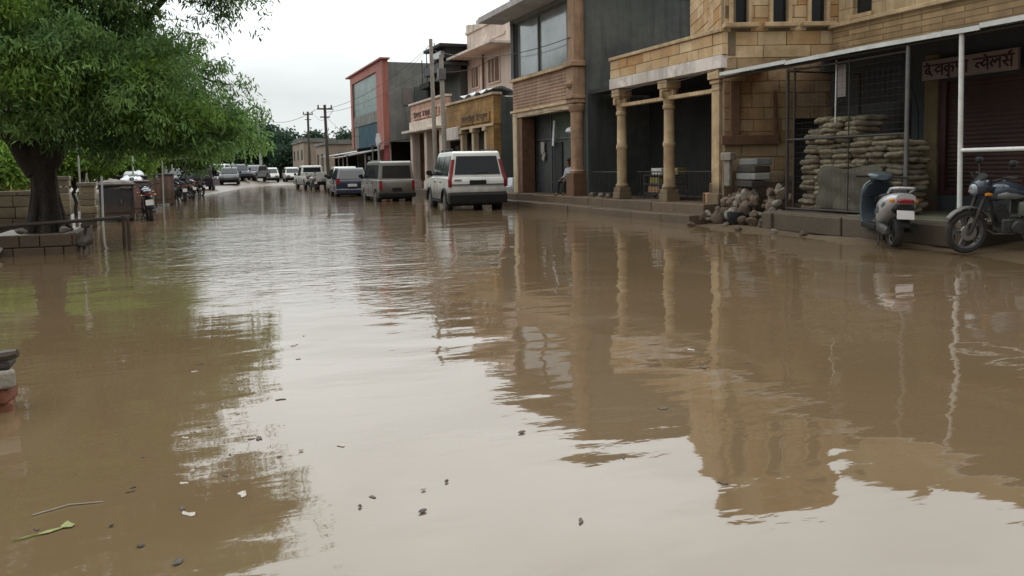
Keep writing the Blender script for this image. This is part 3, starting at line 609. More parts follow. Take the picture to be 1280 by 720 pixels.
tag(mb.build('stool', M['wood_dark'], bevel=0.008), 'dark wooden stool the person by the column sits on', 'stool')

# ---- boxes, crates and stones on the steps
def crate(x, y, z, sx_, sy_, sz_, rot, label, m='crate'):
    T = thing('crate', label, 'crate', (x, y, z), rot, 'wooden crates beside the square portico pillar')
    mb = MB(); mb.box(-sx_/2, sx_/2, -sy_/2, sy_/2, 0, sz_); mb.build('crate_body', M[m], T, local=True, bevel=0.012)
    mb = MB()
    for i in (-1, 1):
        for j in (-1, 1): mb.rbox((i * (sx_ / 2 + .008), j * (sy_ / 2 - .04), sz_ / 2), (.016, .06, sz_ - .02))
    mb.build('batten', M['wood'], T, local=True)
crate(11.15, 15.10, 0.405, 0.5, 0.62, 0.24, 0.05, 'lowest and widest orange brown crate by the square pillar')
crate(11.2, 15.06, 0.648, 0.42, 0.45, 0.22, 0.1, 'small crate stacked on top of the wider orange brown crate')
T = thing('display_rack', 'low metal rack of boxes behind the railing between two round columns', 'rack', (11.55, 18.0, 0.405))
mb = MB()
for x in (11.4, 11.75):
    for y in (17.3, 18.05, 18.8): mb.rbox((x, y, .72), (.03, .03, .63))
for z in (.55, .78, 1.02): mb.box(11.39, 11.76, 17.29, 18.81, z, z + .02)
mb.build('rack_frame', M['grey_metal'], T)
for i, (y, z, m_, l_) in enumerate(((17.55, 1.04, 'furn', 'olive yellow box on the top of the low metal rack'), (18.25, 1.04, 'plate_w', 'white box on the top of the low metal rack'), (17.6, .80, 'cement_light', 'grey box on the middle shelf of the low rack, below the yellow box'),
                                   (18.3, .80, 'furn', 'dull yellow box on the middle shelf of the low rack, below the white box'), (18.4, .572, 'crate', 'brown box on the lowest shelf of the low rack'))):
    tag(MB().rbox((11.58, y, z + .09), (.3, .5, .17), random.uniform(-.1, .1)).build('box', M[m_], bevel=.01), l_, 'box', 'boxes on the low metal rack')
T = thing('parked_motorcycle_cover', 'pale crumpled cover heaped on a dark counter inside the portico', 'cover', (12.3, 15.8, .405))
mb = MB(); mb.loft([(12.3, 15.2, 1.45, .02, .02), (12.3, 15.3, 1.5, .22, .08), (12.3, 15.6, 1.56, .28, .16), (12.3, 15.9, 1.5, .25, .1), (12.3, 16.15, 1.44, .2, .04)], 12, 2.2); mb.build('cloth', M['paper'], T)
mb = MB(); mb.box(12.05, 12.6, 14.95, 16.4, .405, 1.42); tag(mb.build('counter', M['wood_dark'], bevel=.01), 'dark wooden counter standing inside the sandstone portico', 'counter')
T.name = 'cloth_heap'

# ---- awning shop to the right: wall, shutter, sign, awning, cage, railing
B = thing('shutter_shop', 'brown shop with roller shutter and painted sign under a long awning', 'building', (12.8, 9, 0))
mb = MB()
mb.box(12.62, 13.3, 10.62, 11.25, .3, 3.6, .5); mb.box(12.62, 13.3, 2.0, 5.2, .3, 3.6, .5); mb.box(12.62, 13.3, 5.2, 10.62, 2.7, 3.6, .5); mb.box(12.62, 13.3, 11.25, 13.6, 3.2, 3.6, .5); mb.box(12.62, 13.3, 8.98, 10.62, .3, .68, .5); mb.box(12.62, 13.3, 5.2, 8.42, .3, .68, .5)
mb.build('wall', M['slate_board'], B)
mb = MB(); mb.box(12.55, 13.3, 8.42, 8.96, .3, 3.5); mb.build('right_pilaster', M['olive_stone'], B, bevel=.012)
mb = MB(); mb.box(12.55, 12.9, 10.64, 10.92, .3, 3.2); mb.build('left_pilaster', M['olive_stone'], B, bevel=.012)
mb = MB(); mb.box(12.68, 12.72, 8.98, 10.58, .68, 2.7); sh = mb.build('roller_shutter', M['shutter'], B)
mb = MB(); mb.box(12.60, 12.67, 10.50, 10.62, .68, 2.70); mb.box(12.60, 12.67, 8.97, 9.04, .68, 2.70); mb.box(12.6, 12.67, 9.05, 10.49, .685, .76); mb.build('shutter_frame', M['maroon'], sh)
mb = MB(); mb.rbox((12.665, 9.8, .85), (.02, .12, .05)); mb.build('handle', M['grey_metal'], sh)
mb = MB(); mb.box(12.68, 12.72, 5.2, 8.40, .68, 2.7); mb.build('roller_shutter', M['shutter'], B)
mb = MB(); mb.box(12.40, 12.46, 9.03, 10.85, 2.73, 3.08); sg = mb.build('sign_board', M['sign'], B, bevel=.006)
lettering(['de', 'va', 'kr', 'paa', ' ', 'jve', 'la', 'sa'], (12.395, 10.80, 2.80), (0, -1, 0), NX, 0.185, 1.70, 0.028).build('lettering', M['sign_letters'], sg)
mb = MB(); mb.box(12.70, 12.76, 11.25, 13.4, 2.45, 3.25); mb.build('blue_grey_panel', M['slate_board'], B)
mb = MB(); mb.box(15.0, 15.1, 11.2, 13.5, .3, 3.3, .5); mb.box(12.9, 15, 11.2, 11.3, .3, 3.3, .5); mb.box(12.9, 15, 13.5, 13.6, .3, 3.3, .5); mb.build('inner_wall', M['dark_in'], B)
mb = MB(); mb.box(12.82, 13.1, 2, 13.5, 3.5, 4.12); mb.build('stone_band', M['tan_slats'], B)
mb = MB(); mb.box(12.72, 13.1, 2, 13.52, 4.12, 4.2); mb.build('cornice', M['carved'], B, bevel=.012)
mb = MB(); mb.box(12.98, 13.2, 2, 11.2, 4.2, 5.0); mb.box(12.98, 13.2, 11.2, 12.6, 4.2, 5.5); mb.box(12.98, 13.2, 12.6, 13.1, 5.1, 5.5); mb.box(12.98, 13.2, 13.1, 13.5, 4.2, 5.5); mb.box(12.98, 13.2, 12.6, 13.1, 4.2, 4.32); mb.build('upper_wall', M['plaster_pale'], B)
mb = MB(); mb.box(13.08, 13.1, 12.62, 13.08, 4.32, 5.1); W = mb.build('window', M['glass'], B); mb = MB(); mb.box(12.9, 12.975, 12.55, 13.15, 4.25, 4.33); mb.build('sill', M['carved'], W)
mb = MB(); mb.box(10.16, 12.6, 8.05, 12.42, -.2, .385); mb.box(11.75, 12.6, 2, 8.046, -.2, .381)
pl = mb.build('shop_plinth', M['plinth'], bevel=.02); tag(pl, 'worn concrete plinth in front of the shuttered shop', 'plinth')
mb = MB(); block_wall(mb, (10.155, 8.05, 0), UY, NX, 4.37, -.2, .37, (.2, .3), (.3, .9), thick=.1, jit=.06, gap=.01); mb.build('kerb_stones', M['plinth'], pl, bevel=.02)
mb = MB(); mb.box(10.24, 12.6, 8.1, 10.4, .387, .40); mb.build('paving', M['greenpave'], pl)
T = thing('awning', 'long corrugated awning with whitish front edge over the shuttered shop', 'awning', (11.7, 8.5, 3.1))
mb = MB(); n_ = 180; vs_ = []; 
for i in range(n_ + 1):
    y = 2.2 + (14.25 - 2.2) * i / n_; d = 0.014 * sin(i * 2.1); e_ = 0.012 * sin(y * 2.3) + 0.01 * sin(y * 5.1)
    vs_ += [(10.48, y, 3.185 + d + e_), (12.83 if y < 13.55 else 11.5, y, (3.55 if y < 13.55 else 3.35) + d), (10.48, y, 3.165 + d + e_), (12.83 if y < 13.55 else 11.5, y, (3.53 if y < 13.55 else 3.33) + d)]
fs_ = []
for i in range(n_):
    a = i * 4; b_ = a + 4; fs_ += [(a, a + 1, b_ + 1, b_), (a + 2, b_ + 2, b_ + 3, a + 3), (a, b_, b_ + 2, a + 2)]
mb.add(vs_, fs_, .5, True); mb.build('awning_sheet', M['sheet'], T)
mb = MB(); y = 2.2
while y < 14.2:
    q = min(y + 2.0, 14.22); mb.obox((10.462, (y + q) / 2, 3.175 + .012 * sin(y * 2.2)), (0, 1, .006 * sin(y)), (1, 0, 0), (0, 0, 1), (q - y) / 2 + .002, .012, .035); y = q
mb.build('front_edge', M['edge_white'], T)
mb = MB()
mb.tube([(10.55, 2.3, 3.11), (10.55, 14.2, 3.11)], .025, 8)
for y in (3.5, 5.9, 8.3, 10.7, 13.1): mb.tube([(10.52, y, 3.12), (12.6, y, 3.47)], .022, 6)
mb.build('support_frame', M['black_metal'], T)
mb = MB(); mb.tube([(10.56, 9.5, .3), (10.56, 9.5, 3.1)], .035, 10); mb.build('grey_post', M['grey_metal'], T)
T = thing('white_pipe_railing', 'white pipe post with two white rails beside the parked motorcycle', 'railing', (10.55, 8.5, .4))
mb = MB(); mb.tube([(10.58, 8.54, .40), (10.53, 8.54, 3.14)], .036, 12); mb.tube([(10.56, 4.2, -.2), (10.56, 4.2, 3.14)], .036, 10); mb.build('post', M['white_pipe'], T)
mb = MB(); mb.tube([(10.55, 8.5, 1.435), (10.55, 4.25, 1.435)], .032, 10); mb.build('rail', M['white_pipe'], T)
mb = MB(); mb.tube([(10.55, 7.98, .87), (10.55, 4.25, .87)], .03, 10); mb.tube([(10.55, 7.3, -.2), (10.55, 7.3, .87)], .02, 8); mb.build('rail', M['white_pipe'], T)
# cage
T = thing('wire_cage', 'black iron cage frame standing around the stacked sacks', 'cage', (11.3, 10.9, .4))
mb = MB()
for (x, y) in ((10.6, 12.28), (12.3, 12.2)): mb.tube([(x, y, .4), (x, y, 3.06)], .028, 8)
mb.tube([(10.6, 12.10, .4), (10.6, 12.10, 3.06)], .02, 8)
mb.tube([(10.6, 10.75, .4), (10.6, 10.75, 3.06)], .012, 8)
mb.build('cage_post', M['black_metal'], T)
mb = MB()
for z in (.43, 1.73, 3.02): mb.tube([(10.6, 9.5, z), (10.6, 12.28, z)], .02, 8); mb.tube([(10.6, 12.28, z), (12.3, 12.25, z)], .016, 8)
mb.build('cage_rail', M['black_metal'], T)
mb = MB()
y = 9.6
while y < 12.25: mb.tube([(10.605, y, .44), (10.605, y, 3.0)], .0021, 4, False); y += .11
z = .6
while z < 3.0: mb.tube([(10.607, 9.5, z), (10.607, 12.26, z)], .0021, 4, False); z += .11
mb.build('wire_mesh', M['black_metal'], T)
mb = MB(); mb.obox((10.72, 11.05, 2.72), (.1, .99, 0), (.99, -.1, 0), (0, 0, 1), .11, .004, .28); tag(mb.build('hanging_sheet', M['paper']), 'pinkish paper sheet hanging under the awning above the sacks', 'sheet')
mb = MB(); mb.tube([(10.74, 11.2, 3.1), (10.73, 11.2, 2.0)], .012, 6); tag(mb.build('hanging_rod', M['white_pipe']), 'thin pale rod hanging beside the pinkish paper sheet', 'rod')

# sacks: two rows deep, laid in courses, stepped at the left end
def sack_mesh(seed):
    random.seed(seed); mb = MB(); n = 12
    secs = []
    for i, t in enumerate((-1, -.95, -.85, -.7, -.5, -.25, 0, .25, .5, .7, .85, .95, 1)):
        k = (1 - abs(t) ** 8) ** .5 if abs(t) < 1 else .3
        secs.append((random.uniform(-.008, .008), t * .30, random.uniform(-.004, .004), .20 * (.55 + .45 * k) * random.uniform(.96, 1.04), max(.012, .054 * k * random.uniform(.94, 1.06))))
    n = 18; mb.loft(secs, n, 3.0, random.random())
    for v in mb.v:
        v.z += .012 * sin(v.x * 31 + seed) * cos(v.y * 23 + seed * 2) + random.uniform(-.004, .004); v.x += .012 * sin(v.y * 19 + seed * 1.7); v.y += .008 * sin(v.x * 27 + seed)
    return mb
sack_m = []
for k in range(6):
    o = sack_mesh(20 + k).build('sack', M['sack'], smooth_angle=60); sack_m.append(o)
random.seed(11)
first = list(sack_m)
def put(protos, first, name, loc, rot, label, cat, group, scale=(1, 1, 1)):
    i = random.randrange(len(protos))
    if protos[i] in first: o = protos[i]; first.remove(o)
    else: o = protos[i].copy(); COL.objects.link(o)
    o.location = loc; o.rotation_euler = rot; o.scale = scale
    return tag(o, label, cat, group)
for lay in range(18):
    z = .45 + lay * .095
    for j in range(6 if lay < 13 else (5 if lay < 14 else 3)):
        y = 12.0 - (.0 if lay < 14 else .10 + .05 * (lay - 14)) - .40 * j - random.uniform(-.03, .05); x = 11.04 + random.uniform(-.11, .09)
        if lay >= 16 and j != 1: x += .12
        lab = 'beige sack at the stepped end of the stack inside the cage' if j == 0 else ('beige sack on the rounded top courses of the stack above the cage rail' if lay >= 14 else 'beige sack in the middle courses of the caged stack')
        q = random.uniform(.9, 1.1)
        put(sack_m, first, 'sack', (x + .1, y, z + random.uniform(-.008, .008)), (random.uniform(-.07, .07), random.uniform(-.09, .09), pi / 2 + random.uniform(-.22, .22)), lab, 'sack', 'beige sacks stacked in the iron cage', (q, random.uniform(.92, 1.06), random.uniform(.95, 1.12)))
# brown cover draped on the lower front of the stack, a second dark stack at the right
mb = MB(); vs_ = []; fs_ = []; nn = 14
for i in range(nn + 1):
    for k in range(9):
        y = 11.62 - 1.5 * i / nn; z = .40 + .80 * k / 8
        vs_.append((10.69 + .035 * sin(i * 1.9 + k * .3) + .03 * sin(k * 1.7 + i * .6) + .06 * k / 8, y + .03 * sin(k * 1.3 + i * .4), z + (.035 * sin(i * .7) - .03 * abs(i / nn - .45)) * (k / 8) ** 2))
for i in range(nn):
    for k in range(8): fs_.append((i * 9 + k, (i + 1) * 9 + k, (i + 1) * 9 + k + 1, i * 9 + k + 1))
mb.add(vs_, fs_, .5, True); cv = mb.build('cover_sheet', M['tarp_grey']); md = cv.modifiers.new('thick', 'SOLIDIFY'); md.thickness = .012
tag(cv, 'grey brown cover sheet over the lower front of the caged sacks', 'cover')
# rubble heap between pillar and cage: every stone its own
def stone_mesh(seed, m):
    r = random.Random(seed); import bmesh
    bm = bmesh.new(); bmesh.ops.create_icosphere(bm, subdivisions=2, radius=.5)
    pl_ = [(Vector((r.gauss(0, 1), r.gauss(0, 1), r.gauss(0, 1))).normalized(), r.uniform(.26, .40)) for _ in range(9)]
    for v in bm.verts:
        for n_, d_ in pl_:
            k = v.co.dot(n_)
            if k > d_: v.co -= n_ * (k - d_)
        v.co *= r.uniform(.97, 1.03)
    me = bpy.data.meshes.new('stone'); bm.to_mesh(me); bm.free(); me.materials.append(m)
    a = me.attributes.new('tint', 'FLOAT', 'FACE'); t = r.random(); a.data.foreach_set('value', [t] * len(me.polygons))
    o = bpy.data.objects.new('rubble_stone', me); COL.objects.link(o); return o
st_m = [stone_mesh(100 + k, M['rubble'] if k < 5 else M['pale_stone']) for k in range(7)]
stone_protos = list(st_m); first = list(st_m)
random.seed(5)
GRP = 'rubble stones heaped by the square pillar'
for k in range(90):
    t = k / 90; s_ = random.uniform(.10, .30)
    a = random.uniform(0, 1); x = 10.15 + random.random() ** 1.3 * .75; y = 14.35 - 2.0 * a
    top = .14 + max(0, (x - 10.1)) * 1.15 * (1 - .5 * abs(a - .45))
    z = max(.02, random.uniform(.55, 1) * top)
    put(st_m, first, 'rubble_stone', (x, y, z), (random.uniform(0, 6), random.uniform(0, 6), random.uniform(0, 6)), 'rough stone in the rubble heap between square pillar and cage', 'stone', GRP, (s_ * 1.3, s_, s_ * .85))
for (x, y, s_) in ((9.72, 14.2, .2), (9.95, 13.3, .22), (9.8, 12.7, .15), (9.9, 11.8, .14), (9.95, 11.1, .16)):
    put(st_m, first, 'rubble_stone', (x, y, .04), (random.uniform(0, 6), random.uniform(0, 6), 0), 'single stone lying in the mud below the rubble heap', 'stone', 'loose stones at the water edge', (s_, s_, s_))
for (x, y, s_) in ((10.7, 19.95, .2), (10.75, 19.6, .16), (10.62, 20.35, .17)):
    put(st_m, first, 'rubble_stone', (x, y, .45), (random.uniform(0, 6), random.uniform(0, 6), 0), 'pale stone lying on the step below the cement wall', 'stone', 'pale stones on the step', (s_ * 1.5, s_ * 1.3, s_))
for i, (y, z) in enumerate(((13.55, .88), (13.5, 1.03), (13.52, 1.18), (13.48, 1.33))):
    mb = MB(); mb.rbox((10.75 + .02 * i, y, z), (.34, 1.0 - .08 * i, .13), .04 * i - .3, 0); 
    tag(mb.build('stone_slab', M['cement_light' if i % 2 else 'wood_dark'], bevel=.02), ['lowest', 'second', 'third', 'topmost'][i] + ' slab of the small stack on the rubble heap', 'slab', 'slabs stacked on the rubble heap')
mb = MB(); mb.rbox((10.62, 14.12, 1.45), (.2, .26, .17), .3); mb.rbox((10.62, 14.12, 1.1), (.1, .14, .55), .3)
tag(mb.build('pale_block', M['pale_stone'], bevel=.02), 'pale block set upright on the rubble next to the square pillar', 'block')
mb = MB(); mb.lathe((10.1, 13.2, .05), [(.12, 0), (.15, .1), (.16, .26), (.15, .28), (.13, .26), (.1, .06)], 14); tag(mb.build('black_bucket', M['plastic']), 'black bucket in front of the rubble heap at the water edge', 'bucket')

# ---- farther shops on the right
B = thing('golden_shop', 'low golden brown stone shop with carved sign next to the pink shop', 'building', (12, 31, 0))
mb = MB(); mb.box(11.3, 20, 29.2, 29.45, -.2, 4.05, .5); mb.box(11.3, 20, 29.45, 35.3, 3.95, 4.05, .5); mb.box(15, 15.2, 29.45, 35.3, 0, 3.95, .5); mb.build('side_wall', M['cement'], B)
mb = MB(); mb.box(11.0, 11.3, 29.2, 35.3, 3.0, 4.12); mb.box(11.0, 11.29, 29.22, 30.0, .3, 2.995); mb.build('front_wall', M['gold'], B)
mb = MB(); mb.box(10.92, 11.35, 29.15, 35.3, 4.122, 4.22); mb.box(10.94, 10.995, 29.2, 33.5, 2.93, 3.03); mb.build('coping', M['cream_trim'], B, bevel=.015)
for y in (30.15, 31.7, 33.2): mb = MB(); mb.rbox((11.1, y, 1.55), (.24, .24, 2.75)); mb.rbox((11.08, y, 2.85), (.36, .36, .15)); mb.build('pillar', M['cream_trim'], B, bevel=.015)
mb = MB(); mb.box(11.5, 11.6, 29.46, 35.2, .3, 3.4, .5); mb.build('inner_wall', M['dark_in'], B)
mb = MB(); mb.box(11.40, 11.49, 30.3, 31.6, .3, 2.7); mb.build('roller_shutter', M['wood'], B)
mb = MB(); mb.box(10.95, 10.998, 29.6, 33.2, 3.12, 3.5); sg = mb.build('sign_board', M['gold'], B)
lettering(['va', 'la', 'sa', 'kr', ' ', 'de', 'paa', 'la'], (10.945, 33.0, 3.2), (0, -1, 0), NX, .24, 3.2, .045).build('lettering', M['letters_dark'], sg)
mb = MB(); mb.box(10.85, 11.3, 33.3, 35.5, 2.55, 3.1); mb.build('awning_flap', M['white_band'], B, bevel=.02)
tag(MB().box(10.3, 14, 27.02, 41.9, -.2, .32).build('shop_plinth', M['plinth'], bevel=.02), 'low plinth along the golden and pink shops', 'plinth')
for i, (y, z) in enumerate(((27.3, .33), (27.32, .63), (27.35, .93))):
    tag(MB().rbox((10.75 + .22 * i, y - .25, z + .15), (.5 - .1 * i, .4, .29), .1 * i).build('white_box', M['tarp_white'], bevel=.03), ['lowest', 'middle', 'topmost'][i] + ' white box of the small stack left of the tall grey shop', 'box', 'white boxes stacked by the tall grey shop')
mb = MB(); vs_ = []; fs_ = []
for i in range(13):
    for k in range(6): vs_.append((10.9 + .28 * k, 29.4 + .3 * i, 4.26 + .17 * math.exp(-((k - 2) / 1.6) ** 2) + .07 * sin(i * 1.7 + k)))
for i in range(12):
    for k in range(5): fs_.append((i * 6 + k, (i + 1) * 6 + k, (i + 1) * 6 + k + 1, i * 6 + k + 1))
mb.add(vs_, fs_, .5, True); o = mb.build('roof_tarpaulin', M['tarp_white']); md = o.modifiers.new('thick', 'SOLIDIFY'); md.thickness = .02
tag(o, 'white tarpaulin lying on the roof of the golden shop', 'tarpaulin')

B = thing('pink_house', 'tall pale pink house set back above the golden shop', 'building', (16, 38, 0))
mb = MB(); mb.box(14.0, 14.25, 34.8, 41.0, 0, 8.35, .5); mb.box(14.25, 21, 34.8, 35.0, 0, 8.35, .5); mb.box(14.25, 21, 40.8, 41.0, 0, 8.35, .5); mb.box(14.25, 21, 35, 40.8, 7.9, 8.0, .5); mb.box(20.8, 21, 35, 40.8, 0, 7.9, .5); mb.build('wall', M['pink'], B)
mb = MB(); mb.prism_x([(34.6, 7.0), (41.6, 7.0), (41.6, 7.12), (34.6, 7.12)], 12.9, 14.0); mb.build('sunshade', M['pink_white'], B, bevel=.01)
mb = MB(); mb.box(13.93, 14.3, 34.7, 41.1, 8.352, 8.5); 
y = 35
while y < 41: mb.box(13.96, 14.2, y, y + .4, 8.5, 8.85 - .12 * (int(y) % 2)); y += .8
mb.box(13.95, 13.998, 35.4, 40.2, 7.55, 7.7); mb.build('parapet', M['pink_white'], B, bevel=.015)
for (y0, y1, z0, z1) in ((39.2, 40.1, 5.5, 6.5), (36.2, 37.6, 5.5, 6.6)):
    mb = MB(); mb.box(13.94, 13.995, y0 - .1, y1 + .1, z0 - .1, z1 + .1); W = mb.build('window', M['pink_white'], B)
    mb = MB(); mb.box(13.91, 13.938, y0, y1, z0, z1); mb.build('pane', M['wood'], W)
    mb = MB(); 
    for q in (1, 2): yy = y0 + (y1 - y0) * q / 3; mb.box(13.89, 13.909, yy - .03, yy + .03, z0, z1)
    mb.build('frame', M['pink_white'], W)
mb = MB(); mb.tube([(13.9, 38.3, 4.2), (13.9, 38.3, 6.95)], .06, 8); mb.build('drain_pipe', M['wood'], B)
B = thing('dark_house', 'dark plastered house with rooftop shed behind the two concrete poles', 'building', (14, 44, 0))
mb = MB(); mb.box(13.6, 20, 41.1, 46.4, 0, 6.6, .5); mb.build('wall', M['cement'], B)
mb = MB(); mb.box(12.5, 13.6, 40.9, 44.2, 6.45, 6.75); mb.prism_x([(40.7, 6.75), (44.6, 6.75), (44.6, 6.9), (40.7, 6.9)], 12.5, 15); mb.build('roof_slab', M['slate_board'], B)
mb = MB(); mb.box(12.9, 16, 41.2, 43.6, 7.2, 7.75); mb.box(12.5, 16, 41.0, 44.2, 7.75, 7.9); mb.box(12.9, 13.2, 41.2, 43.6, 6.9, 7.2); mb.build('rooftop_shed', M['dark_in'], B)
mb = MB(); mb.box(12.8, 13.6, 44.3, 46.3, 5.95, 6.25); mb.box(13.0, 13.4, 45.2, 45.6, 5.2, 5.95); mb.build('beam', M['dark_in'], B)
mb = MB(); mb.box(12.65, 12.9, 41.4, 42.9, 7.2, 7.55); mb.build('shed_window', M['glass_pale'], B)
mb = MB()
for (y, h) in ((44.6, 1.0), (45.6, .7), (43.4, .75), (43.0, 1.3)): mb.tube([(12.8, y, 6.2), (12.8, y + .05, 6.9 + h)], .03, 5)
mb.build('rebar', M['black_metal'], B)

B = thing('pink_shop', 'single storey salmon pink shop with square pillars and painted sign', 'building', (12, 39, 0))
mb = MB(); mb.box(11.0, 11.3, 35.55, 41.7, 3.75, 4.62); mb.box(11.3, 18, 41.45, 41.7, 0, 4.2, .5); mb.box(11.3, 18, 35.55, 41.45, 3.9, 4.0, .5); mb.build('parapet_wall', M['salmon'], B)
mb = MB(); mb.box(10.9, 11.35, 35.5, 41.8, 4.62, 4.72); mb.box(10.5, 11.3, 35.5, 41.8, 3.16, 3.28); mb.box(10.92, 11.28, 35.55, 41.75, 3.28, 3.75); mb.build('cornice', M['pink_white'], B, bevel=.015)
for y in (36.0, 38.6, 41.3): mb = MB(); mb.rbox((11.1, y, 1.7), (.42, .42, 2.9)); mb.rbox((11.1, y, .5), (.54, .54, .4)); mb.build('pillar', M['pink'], B, bevel=.015)
mb = MB(); mb.box(12.6, 12.7, 35.6, 41.4, .3, 3.2, .5); mb.build('inner_wall', M['dark_in'], B)
mb = MB(); mb.box(10.94, 10.995, 36.4, 41.0, 3.84, 4.2); sg = mb.build('sign_band', M['salmon'], B)
lettering(['sa', 'la', 'paa', ' ', 'de', 'va', 'kr', ' ', 'la', 'sa'], (10.93, 40.9, 3.9), (0, -1, 0), NX, .24, 4.3, .05).build('lettering', M['sign_letters'], sg)
mb = MB(); mb.box(12.3, 12.59, 36.5, 38.2, .3, 2.4); mb.build('counter', M['car_blue'], B)

B = thing('red_fronted_building', 'far building with brick red frame around green glass', 'building', (15, 53, 0))
mb = MB(); mb.box(11.3, 23, 47.9, 48.2, 0, 7.75, .5); mb.box(11.3, 23, 57.9, 58.2, 0, 7.55, .5); mb.box(11.3, 23, 48.2, 57.9, 7.3, 7.4, .5); mb.build('side_wall', M['cement_light'], B)
mb = MB(); mb.box(12.9, 15.2, 47.84, 47.9, 2.9, 6.3); mb.box(17, 18.5, 47.86, 47.9, 4.5, 6.2); mb.build('wall_patch', M['cement'], B)
mb = MB(); mb.box(12.2, 12.75, 47.85, 47.899, 5.2, 6.2); mb.build('wall_patch', M['paper'], B)
mb = MB(); mb.box(10.95, 11.3, 47.85, 49.7, 0, 7.9); mb.box(10.95, 11.3, 49.7, 58.2, 7.35, 7.9); mb.box(10.95, 11.3, 57.5, 58.2, 2.8, 7.35); mb.build('red_frame', M['redpaint'], B, bevel=.02)
mb = MB(); mb.box(10.8, 11.4, 47.7, 59.2, 7.9, 7.99); mb.build('roof_slab', M['redpaint'], B)
mb = MB(); mb.box(11.05, 11.1, 49.7, 57.5, 5.0, 7.34); mb.build('green_glazing', M['glass_green'], B)
mb = MB(); mb.box(11.0, 11.1, 49.71, 57.49, 4.3, 4.99); mb.build('band', M['cement_light'], B)
mb = MB(); mb.box(11.05, 11.1, 49.7, 56.0, 2.8, 4.29); mb.build('blue_hoarding', M['glass_blue'], B)
mb = MB(); mb.box(11.03, 11.1, 56.0, 57.49, 2.8, 4.29); mb.build('pale_panel', M['cement_light'], B)

def low_shop(y0, y1, label, awn, z=2.75, x=11.2, tiltx=9.3, zl=2.45):
    B = thing('low_shop', label, 'shop', (x + 1, (y0 + y1) / 2, 0), 0, 'low dark shops with sheet awnings')
    mb = MB(); mb.box(x + 1.4, x + 1.6, y0, y1, 0, z + .1, .5); mb.box(x, x + 1.4, y0, y0 + .15, 0, z + .1, .5); mb.box(x, x + 1.4, y1 - .15, y1, 0, z + .1, .5); mb.build('wall', M['dark_in'], B)
    mb = MB(); mb.add([(tiltx, y0 - .1, zl), (x + 1.6, y0 - .1, z + .35), (x + 1.6, y1 + .1, z + .35), (tiltx, y1 + .1, zl), (tiltx, y0 - .1, zl - .05), (x + 1.6, y0 - .1, z + .3), (x + 1.6, y1 + .1, z + .3), (tiltx, y1 + .1, zl - .05)],
           [(0, 1, 2, 3), (7, 6, 5, 4), (0, 3, 7, 4), (0, 4, 5, 1), (3, 2, 6, 7)]); mb.build('sheet_awning', awn, B)
    for y in (y0 + .3, y1 - .3): MB().tube([(tiltx + .15, y, -.1), (tiltx + .15, y, zl)], .05, 6).build('awning_post', M['pole_c'], B)
    mb = MB(); mb.box(x + .2, x + .6, y0 + .6, y1 - .6, 0, 1.0); mb.build('counter', M['wood_dark'], B)
low_shop(42.2, 47.3, 'low dark shop with tan awning between pink shop and red fronted building', M['rust_sheet'], 2.85, 11.2, 9.9, 2.8)
low_shop(47.9, 54.5, 'dark shop with grey sheet awning under the green glass', M['sheet'], 2.55, 11.3, 9.7, 2.35)
low_shop(54.9, 62.0, 'dark shop with wide brownish awning past the green glass', M['rust_sheet'], 2.4, 11.3, 9.6, 2.2)
low_shop(62.5, 71.0, 'farthest dark shop with grey awning behind the pickup', M['sheet'], 2.6, 11.8, 10.6, 2.5)
mb = MB(); mb.obox((10.2, 44.0, 2.2), (0, 1, 0), (1, 0, 0), (0, 0, 1), .6, .03, .42); tag(mb.build('red_cloth', M['cloth_red'], bevel=.01), 'red cloth hanging under the tan shop awning', 'cloth')
mb = MB(); mb.obox((10.6, 50.6, 2.05), (0, 1, 0), (1, 0, 0), (0, 0, 1), .3, .03, .12); tag(mb.build('small_white_sign', M['tarp_white']), 'small white sign hanging under the grey sheet awning', 'sign')
def far_house(name, label, x0, x1, y0, y1, h, m, wins=True):
    B = thing(name, label, 'building', ((x0 + x1) / 2, (y0 + y1) / 2, 0))
    mb = MB(); mb.box(x0, x1, y0, y1, 0, h, .5); mb.build('wall', m, B)
    mb = MB(); mb.box(x0 - .15, x1, y0 - .15, y1 + .15, h, h + .22); mb.build('parapet', M['cement_light'], B)
    for k in range(3):
        yy = y0 + (y1 - y0) * (k + .5) / 3; MB().box(x0 - .03, x0 + .02, yy - .45, yy + .45, h - 1.9, h - .8).build('window', M['dark_in'], B)
    for k in range(2): xx = x0 + (x1 - x0) * (k + .5) / 3; MB().box(xx - .5, xx + .5, y0 - .03, y0 + .02, h - 1.9, h - .8).build('window', M['dark_in'], B)
far_house('far_tan_house', 'distant tan house just left of the tall wooden pole', 11.8, 20, 74, 82, 3.7, M['tower'])
far_house('far_tan_house', 'distant pale tan block behind the white pickup', 11.4, 22, 88, 98, 4.4, M['tower'])
far_house('far_grey_house', 'small distant grey house at the edge of the far trees', 13.2, 17.5, 104, 112, 5.2, M['cement_light'])

